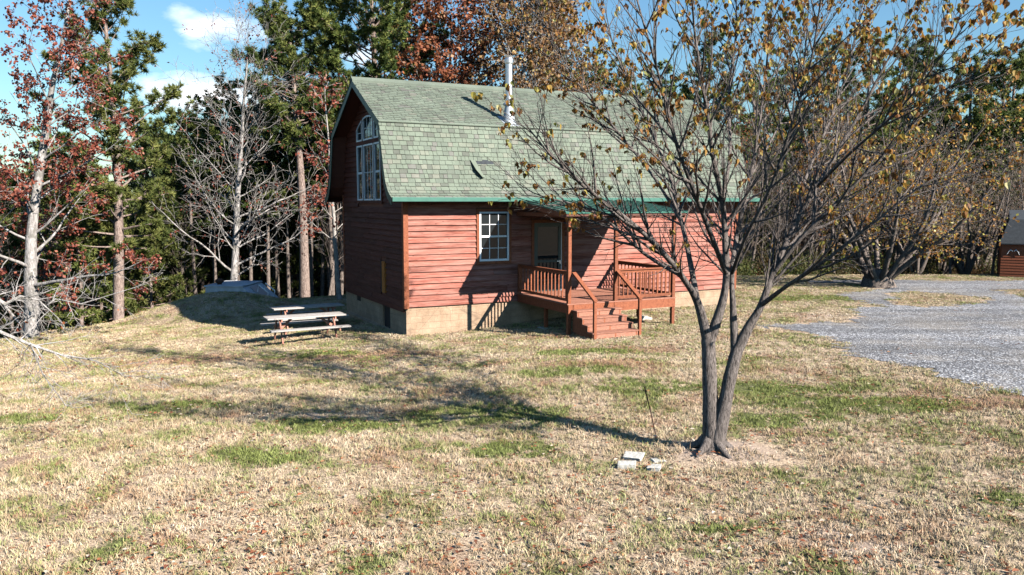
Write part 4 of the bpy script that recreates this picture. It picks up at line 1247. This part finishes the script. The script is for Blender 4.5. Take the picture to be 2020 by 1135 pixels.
# ---- shared kinds for the wood
K_pine = [pine(101 + i, 13.5, .17, 4.5, 2.6, 46, M_needle, dens=1.5, ntuft=16, nw=.036) for i in range(2)]
K_young = [pine(111 + i, 8.0, .10, .6, 2.0, 60, M_needle2, dens=1.4, top=.15, ntuft=16, nw=.036) for i in range(2)]
K_bare = [decid(121 + i, 10.5, .11, dict(rmin=.006, n=[26, 7, 6, 3], f0=[.2, .15, .15, .2], len=[10, 3.4, 1.5, .7, .4], ang=[.9, .7, .7, .7], angtop=.4, up=[.01, .06, .04, 0]), M_darkbark, M_russet, 1, .12, .05) for i in range(3)]
K_thick = [multi(160 + i, 8.6, .85, 6, M_darkbark, M_brownleaf, .12, 1, .12, .4) for i in range(2)]
K_rus = [decid(131 + i, 10, .14, dict(n=[24, 7, 6, 3], f0=[.22, .15, .15, .2], len=[10, 3.2, 1.4, .7, .4], ang=[.95, .7, .7, .7], angtop=.4), M_darkbark, M_russet, 4, .15, .5) for i in range(1)]
K_olive = [decid(141, 9.5, .13, dict(n=[24, 7, 6, 3], f0=[.15, .15, .15, .2], len=[10, 3.0, 1.4, .7, .4]), M_darkbark, M_brush, 4, .16, .7)]
rg = random.Random(9)
def row(kinds, name, spots, label, group, s0=.85, s1=1.15):
    for (px, Y_) in spots:
        Yj = Y_; x = PXX(px, Yj)
        place(rg.choice(kinds), name, x, Yj, rg.uniform(s0, s1), rg.uniform(0, 6.3), label, 'tree', group)
row(K_young, 'young_pine', [(30, 38), (190, 37), (150, 34), (-30, 36), (300, 37.5), (90, 38), (240, 40), (345, 41), (130, 40)], 'olive green young pine low in the wood left of the cabin', 'young pines in the wood left of the cabin', .6, .9)
K_tall = [pine(171 + i, 15.5, .15, 8.0, 2.7, 50, M_needle, M_darkbark, dens=1.5, ntuft=16, nw=.034) for i in range(2)]
row(K_tall, 'pine_tree', [(285, 46), (310, 43), (330, 48), (352, 44), (378, 41), (395, 47), (418, 43.5), (440, 49), (470, 42), (492, 45), (512, 48), (530, 43), (548, 46), (570, 44), (615, 43.5), (632, 47), (650, 42.5), (668, 45), (685, 49), (500, 51), (360, 52), (585, 51)], 'slender pine in the dark stand of trunks between the mound and the cabin', 'slender pines in the dark stand left of the cabin', .72, .84)
row(K_young, 'young_pine', [(285, 55), (322, 57), (360, 59), (395, 56), (432, 58), (475, 56.5), (515, 60), (555, 57), (632, 58), (200, 46), (100, 47), (20, 45)], 'tall olive young pine in the back row of the wood left of the cabin', 'tall young pines at the back of the left wood', 1.2, 1.45)
row(K_pine, 'pine_tree', [(-20, 38), (120, 43), (300, 52), (650, 48), (470, 55), (600, 52)], 'mid height pine deep in the wood left of the cabin', 'pines deep in the wood left of the cabin', .75, .95)
row(K_bare, 'bare_tree', [(10, 33), (110, 36), (-60, 31), (190, 42), (370, 41), (640, 42), (60, 44)], 'thin bare grey tree in the wood left of the cabin', 'bare trees in the wood left of the cabin', .6, .85)
t = decid(51, 10.0, .16, dict(n=[28, 8, 6, 4], f0=[.18, .15, .15, .2], len=[11, 3.4, 1.5, .7, .4], ang=[1.1, .7, .7, .7], angtop=.4, rmin=.008), M_palebark, M_red, 5, .14, .5)
place(t, 'red_maple', PXX(-45, 32), 32, 1.12, 2, 'red leaved maple cut by the left edge of the picture')
place(t, 'red_maple', PXX(120, 35.5), 35.5, .82, 4, 'smaller red leaved maple between the pale trunk and the tall pine')
row(K_bare + K_thick + K_thick, 'bare_tree', [(1230, 45), (1300, 47), (1380, 44), (1480, 45), (1530, 43.5), (1590, 46), (1650, 44), (1690, 48), (1760, 45.5), (1810, 43.8), (1860, 47), (1905, 45), (1960, 44.5), (2010, 47), (2060, 45), (1560, 50), (1830, 51), (1930, 50)],
    'bare grey brown tree in the thicket behind the gravel', 'bare trees behind the gravel drive', .7, 1.0)
row(K_rus, 'russet_tree', [(1180, 44), (1460, 48), (1610, 49), (1790, 50), (2030, 50)], 'russet leaved tree among bare trees behind the cabin and gravel', 'russet trees behind the gravel drive', .75, .95)
row(K_pine, 'pine_tree', [(1090, 50), (1200, 52), (1290, 50), (1390, 53), (1480, 51), (1570, 54), (1620, 52), (1700, 51), (1790, 53), (1815, 56), (1890, 52), (1955, 51), (2020, 52), (1150, 54), (1250, 60), (1340, 56), (1430, 62), (1530, 58), (1640, 62), (1750, 58), (1850, 60), (1925, 56), (1985, 54), (2050, 57)],
    'dark green pine rising above the thicket on the right', 'pines above the thicket on the right', .92, 1.12)
row(K_olive, 'olive_tree', [(1500, 46), (1700, 46.5), (1880, 44.8), (1975, 47), (1340, 43)], 'low olive leaved tree in the thicket behind the gravel', 'olive trees behind the gravel drive', .55, .8)

# far wood that reads as one mass
temps = [b for k in (K_pine + K_young + K_bare + K_rus + K_olive + K_thick) for b in [k]]
flat = []; which = []
for k in temps:
    ids_ = []
    for (nm, me) in k: ids_.append(len(flat)); flat.append(me)
    which.append(ids_)
pts = []; rots = []; scl = []; ids = []
nk = len(temps)
for _ in range(760):
    Y_ = 47 + 60 * rg.random() ** 1.3; px = rg.uniform(-350, 2400); x = PXX(px, Y_)
    if px > 1050 and Y_ < 50: continue
    w = rg.choice([0, 1, 0, 1, 2, 3, 2, 3, 2, 6, 8]) if px < 1000 else rg.choice([0, 1, 2, 0, 1, 3, 8, 9, 10, 9, 10])
    top = .72 if (200 < px < 640) else .85
    s = rg.uniform(.75, 1.05) * top * (1.25 if w in (2, 3) else 1); a = rg.uniform(0, 6.3)
    for i in which[w]: pts.append((x, Y_, hgt(x, Y_))); rots.append((0, 0, a)); scl.append(s); ids.append(i)
scatter('distant_woods', pts, rots, scl, ids, flat, 'far mixed wood of pines and bare trees closing the view', 'woods')
# undergrowth
def bush(seed, mat, h=1.5, w=1.3, n=520, size=.11):
    r2 = random.Random(seed); b = MB()
    for _ in range(16):
        a = r2.uniform(0, 6.3); e = Vector((math.cos(a)*w*r2.uniform(.3, 1), math.sin(a)*w*r2.uniform(.3, 1), h*r2.uniform(.6, 1.15)))
        b.tube([(0, 0, -.1), tuple(e*.5 + rvec(r2)*.12), tuple(e)], [.018, .012, .004], 3, rnd=.75)
    for _ in range(n):
        v = rvec(r2) * (r2.random() ** .4); c = Vector((v.x*w, v.y*w, abs(v.z)*h*r2.uniform(.5, 1.05)))
        a = rvec(r2); s = size*r2.uniform(.5, 1.3); ww = a.cross(rvec(r2)).normalized()*s*.4
        b.add([tuple(c), tuple(c+a*s*.5+ww), tuple(c+a*s), tuple(c+a*s*.5-ww)], [(0,1,2,3)], r2.random())
    return b.mesh('bush', mat)
bt = [bush(1, M_brush), bush(2, M_brush, 1.8, 1.2), bush(3, M_brownleaf, 1.3, 1.2, 300, .1), bush(4, M_russet, 1.0, 1.3, 160, .1), bush(5, M_needle2, 1.9, 1.4, 700)]
pts = []; rots = []; scl = []; ids = []
for _ in range(900):
    x = rg.uniform(-32, 44); dd_ = rg.uniform(.6, 14) ** 1.0; Y_ = edge_y(x) + dd_
    if in_house(x, Y_, 1.5): continue
    if x < -2 and dd_ < 2.2: continue
    if x > 6 and dd_ < 1.4: continue
    if sx_ - 1 < x < sx_ + 6 and sy_ - 1.6 < Y_ < sy_ + 5: continue
    if x < 0 and rg.random() < .7: continue
    pts.append((x, Y_, hgt(x, Y_))); rots.append((0, 0, rg.uniform(0, 6.3))); scl.append(rg.uniform(.5, 1.2) * (.7 if x < 0 else 1.0)); ids.append(rg.choice([0, 1, 2, 3, 4]) if x > 8 else rg.choice([2, 3, 3]))
scatter('undergrowth', pts, rots, scl, ids, bt, 'tangled green and brown undergrowth along the edge of the wood', 'undergrowth')

# ================================================================== sky, sun, camera
SUN = Vector((.811 * math.cos(R(32.5)), -.584 * math.cos(R(32.5)), math.sin(R(32.5))))
w = bpy.data.worlds.new('World'); scene.world = w; w.use_nodes = True
nt = w.node_tree; nt.nodes.clear()
out = nt.nodes.new('ShaderNodeOutputWorld'); bg = nt.nodes.new('ShaderNodeBackground')
sky = nt.nodes.new('ShaderNodeTexSky'); sky.sky_type = 'NISHITA'; sky.sun_disc = False
sky.sun_elevation = R(32.5); sky.sun_rotation = math.atan2(.811, -.584)
sky.air_density = 1.45; sky.dust_density = .0; sky.ozone_density = 2.8; sky.altitude = 300
tc = nt.nodes.new('ShaderNodeTexCoord')
def cloud(c, size, seed):
    vm = nt.nodes.new('ShaderNodeVectorMath'); vm.operation = 'SUBTRACT'; nt.links.new(tc.outputs['Generated'], vm.inputs[0]); vm.inputs[1].default_value = c
    vs = nt.nodes.new('ShaderNodeVectorMath'); vs.operation = 'MULTIPLY'; nt.links.new(vm.outputs[0], vs.inputs[0]); vs.inputs[1].default_value = (1/size[0], 1/size[0], 1/size[1])
    ln = nt.nodes.new('ShaderNodeVectorMath'); ln.operation = 'LENGTH'; nt.links.new(vs.outputs[0], ln.inputs[0])
    nz = nt.nodes.new('ShaderNodeTexNoise'); nz.inputs['Scale'].default_value = 9; nz.inputs['Detail'].default_value = 8; nz.inputs['Roughness'].default_value = .55
    mp = nt.nodes.new('ShaderNodeMapping'); mp.inputs['Scale'].default_value = (1, 1, 2.2); mp.inputs['Location'].default_value = (seed, seed, 0)
    nt.links.new(tc.outputs['Generated'], mp.inputs[0]); nt.links.new(mp.outputs[0], nz.inputs['Vector'])
    a = nt.nodes.new('ShaderNodeMath'); a.operation = 'MULTIPLY_ADD'; nt.links.new(nz.outputs['Fac'], a.inputs[0]); a.inputs[1].default_value = 3.0; a.inputs[2].default_value = -1.0
    s = nt.nodes.new('ShaderNodeMath'); s.operation = 'SUBTRACT'; nt.links.new(a.outputs[0], s.inputs[0]); nt.links.new(ln.outputs['Value'], s.inputs[1])
    m2 = nt.nodes.new('ShaderNodeMath'); m2.operation = 'MULTIPLY_ADD'; m2.use_clamp = True; nt.links.new(s.outputs[0], m2.inputs[0]); m2.inputs[1].default_value = 1.1; m2.inputs[2].default_value = .45
    return m2.outputs[0]
def dirv(px, py): return tuple(Vector(ray(px, py)).normalized())
tot = None
for (c, sz, sd) in ((dirv(440, 50), (.075, .022), 0), (dirv(385, 65), (.03, .014), 5), (dirv(420, 190), (.085, .022), 2.3), (dirv(690, 105), (.05, .022), 4.1)):
    k = cloud(c, sz, sd)
    if tot is None: tot = k
    else:
        mx = nt.nodes.new('ShaderNodeMath'); mx.operation = 'MAXIMUM'; nt.links.new(tot, mx.inputs[0]); nt.links.new(k, mx.inputs[1]); tot = mx.outputs[0]
mixc = nt.nodes.new('ShaderNodeMix'); mixc.data_type = 'RGBA'
nt.links.new(tot, mixc.inputs[0]); hs = nt.nodes.new('ShaderNodeMix'); hs.data_type = 'RGBA'; hs.blend_type = 'MULTIPLY'; hs.inputs[0].default_value = 1.0; nt.links.new(sky.outputs[0], hs.inputs[6]); hs.inputs[7].default_value = (.66, .93, 1.14, 1); nt.links.new(hs.outputs[2], mixc.inputs[6]); mixc.inputs[7].default_value = (13, 13, 13.4, 1)
nt.links.new(mixc.outputs[2], bg.inputs['Color']); bg.inputs['Strength'].default_value = .052
nt.links.new(bg.outputs[0], out.inputs['Surface'])

sl = bpy.data.lights.new('sun', 'SUN'); sl.energy = 5.0; sl.angle = R(.5); sl.color = (1, .945, .875)
so = bpy.data.objects.new('sun', sl); COL.objects.link(so); so.rotation_euler = SUN.to_track_quat('Z', 'Y').to_euler()

cd = bpy.data.cameras.new('camera'); cam = bpy.data.objects.new('camera', cd); COL.objects.link(cam)
cam.location = (0, 0, CAM_H); cam.rotation_euler = (PI/2 - PITCH, 0, 0)
cd.sensor_width = 36; cd.lens = 36 * F_PX / 2020; cd.clip_end = 3000; cd.clip_start = .1
scene.camera = cam
scene.view_settings.view_transform = 'Standard'; scene.view_settings.look = 'None'
scene.view_settings.exposure = 1.4
scene.cycles.max_bounces = 5; scene.cycles.diffuse_bounces = 0; scene.cycles.glossy_bounces = 2; scene.cycles.transmission_bounces = 3; scene.view_settings.gamma = 1
print('objects', len(bpy.data.objects))
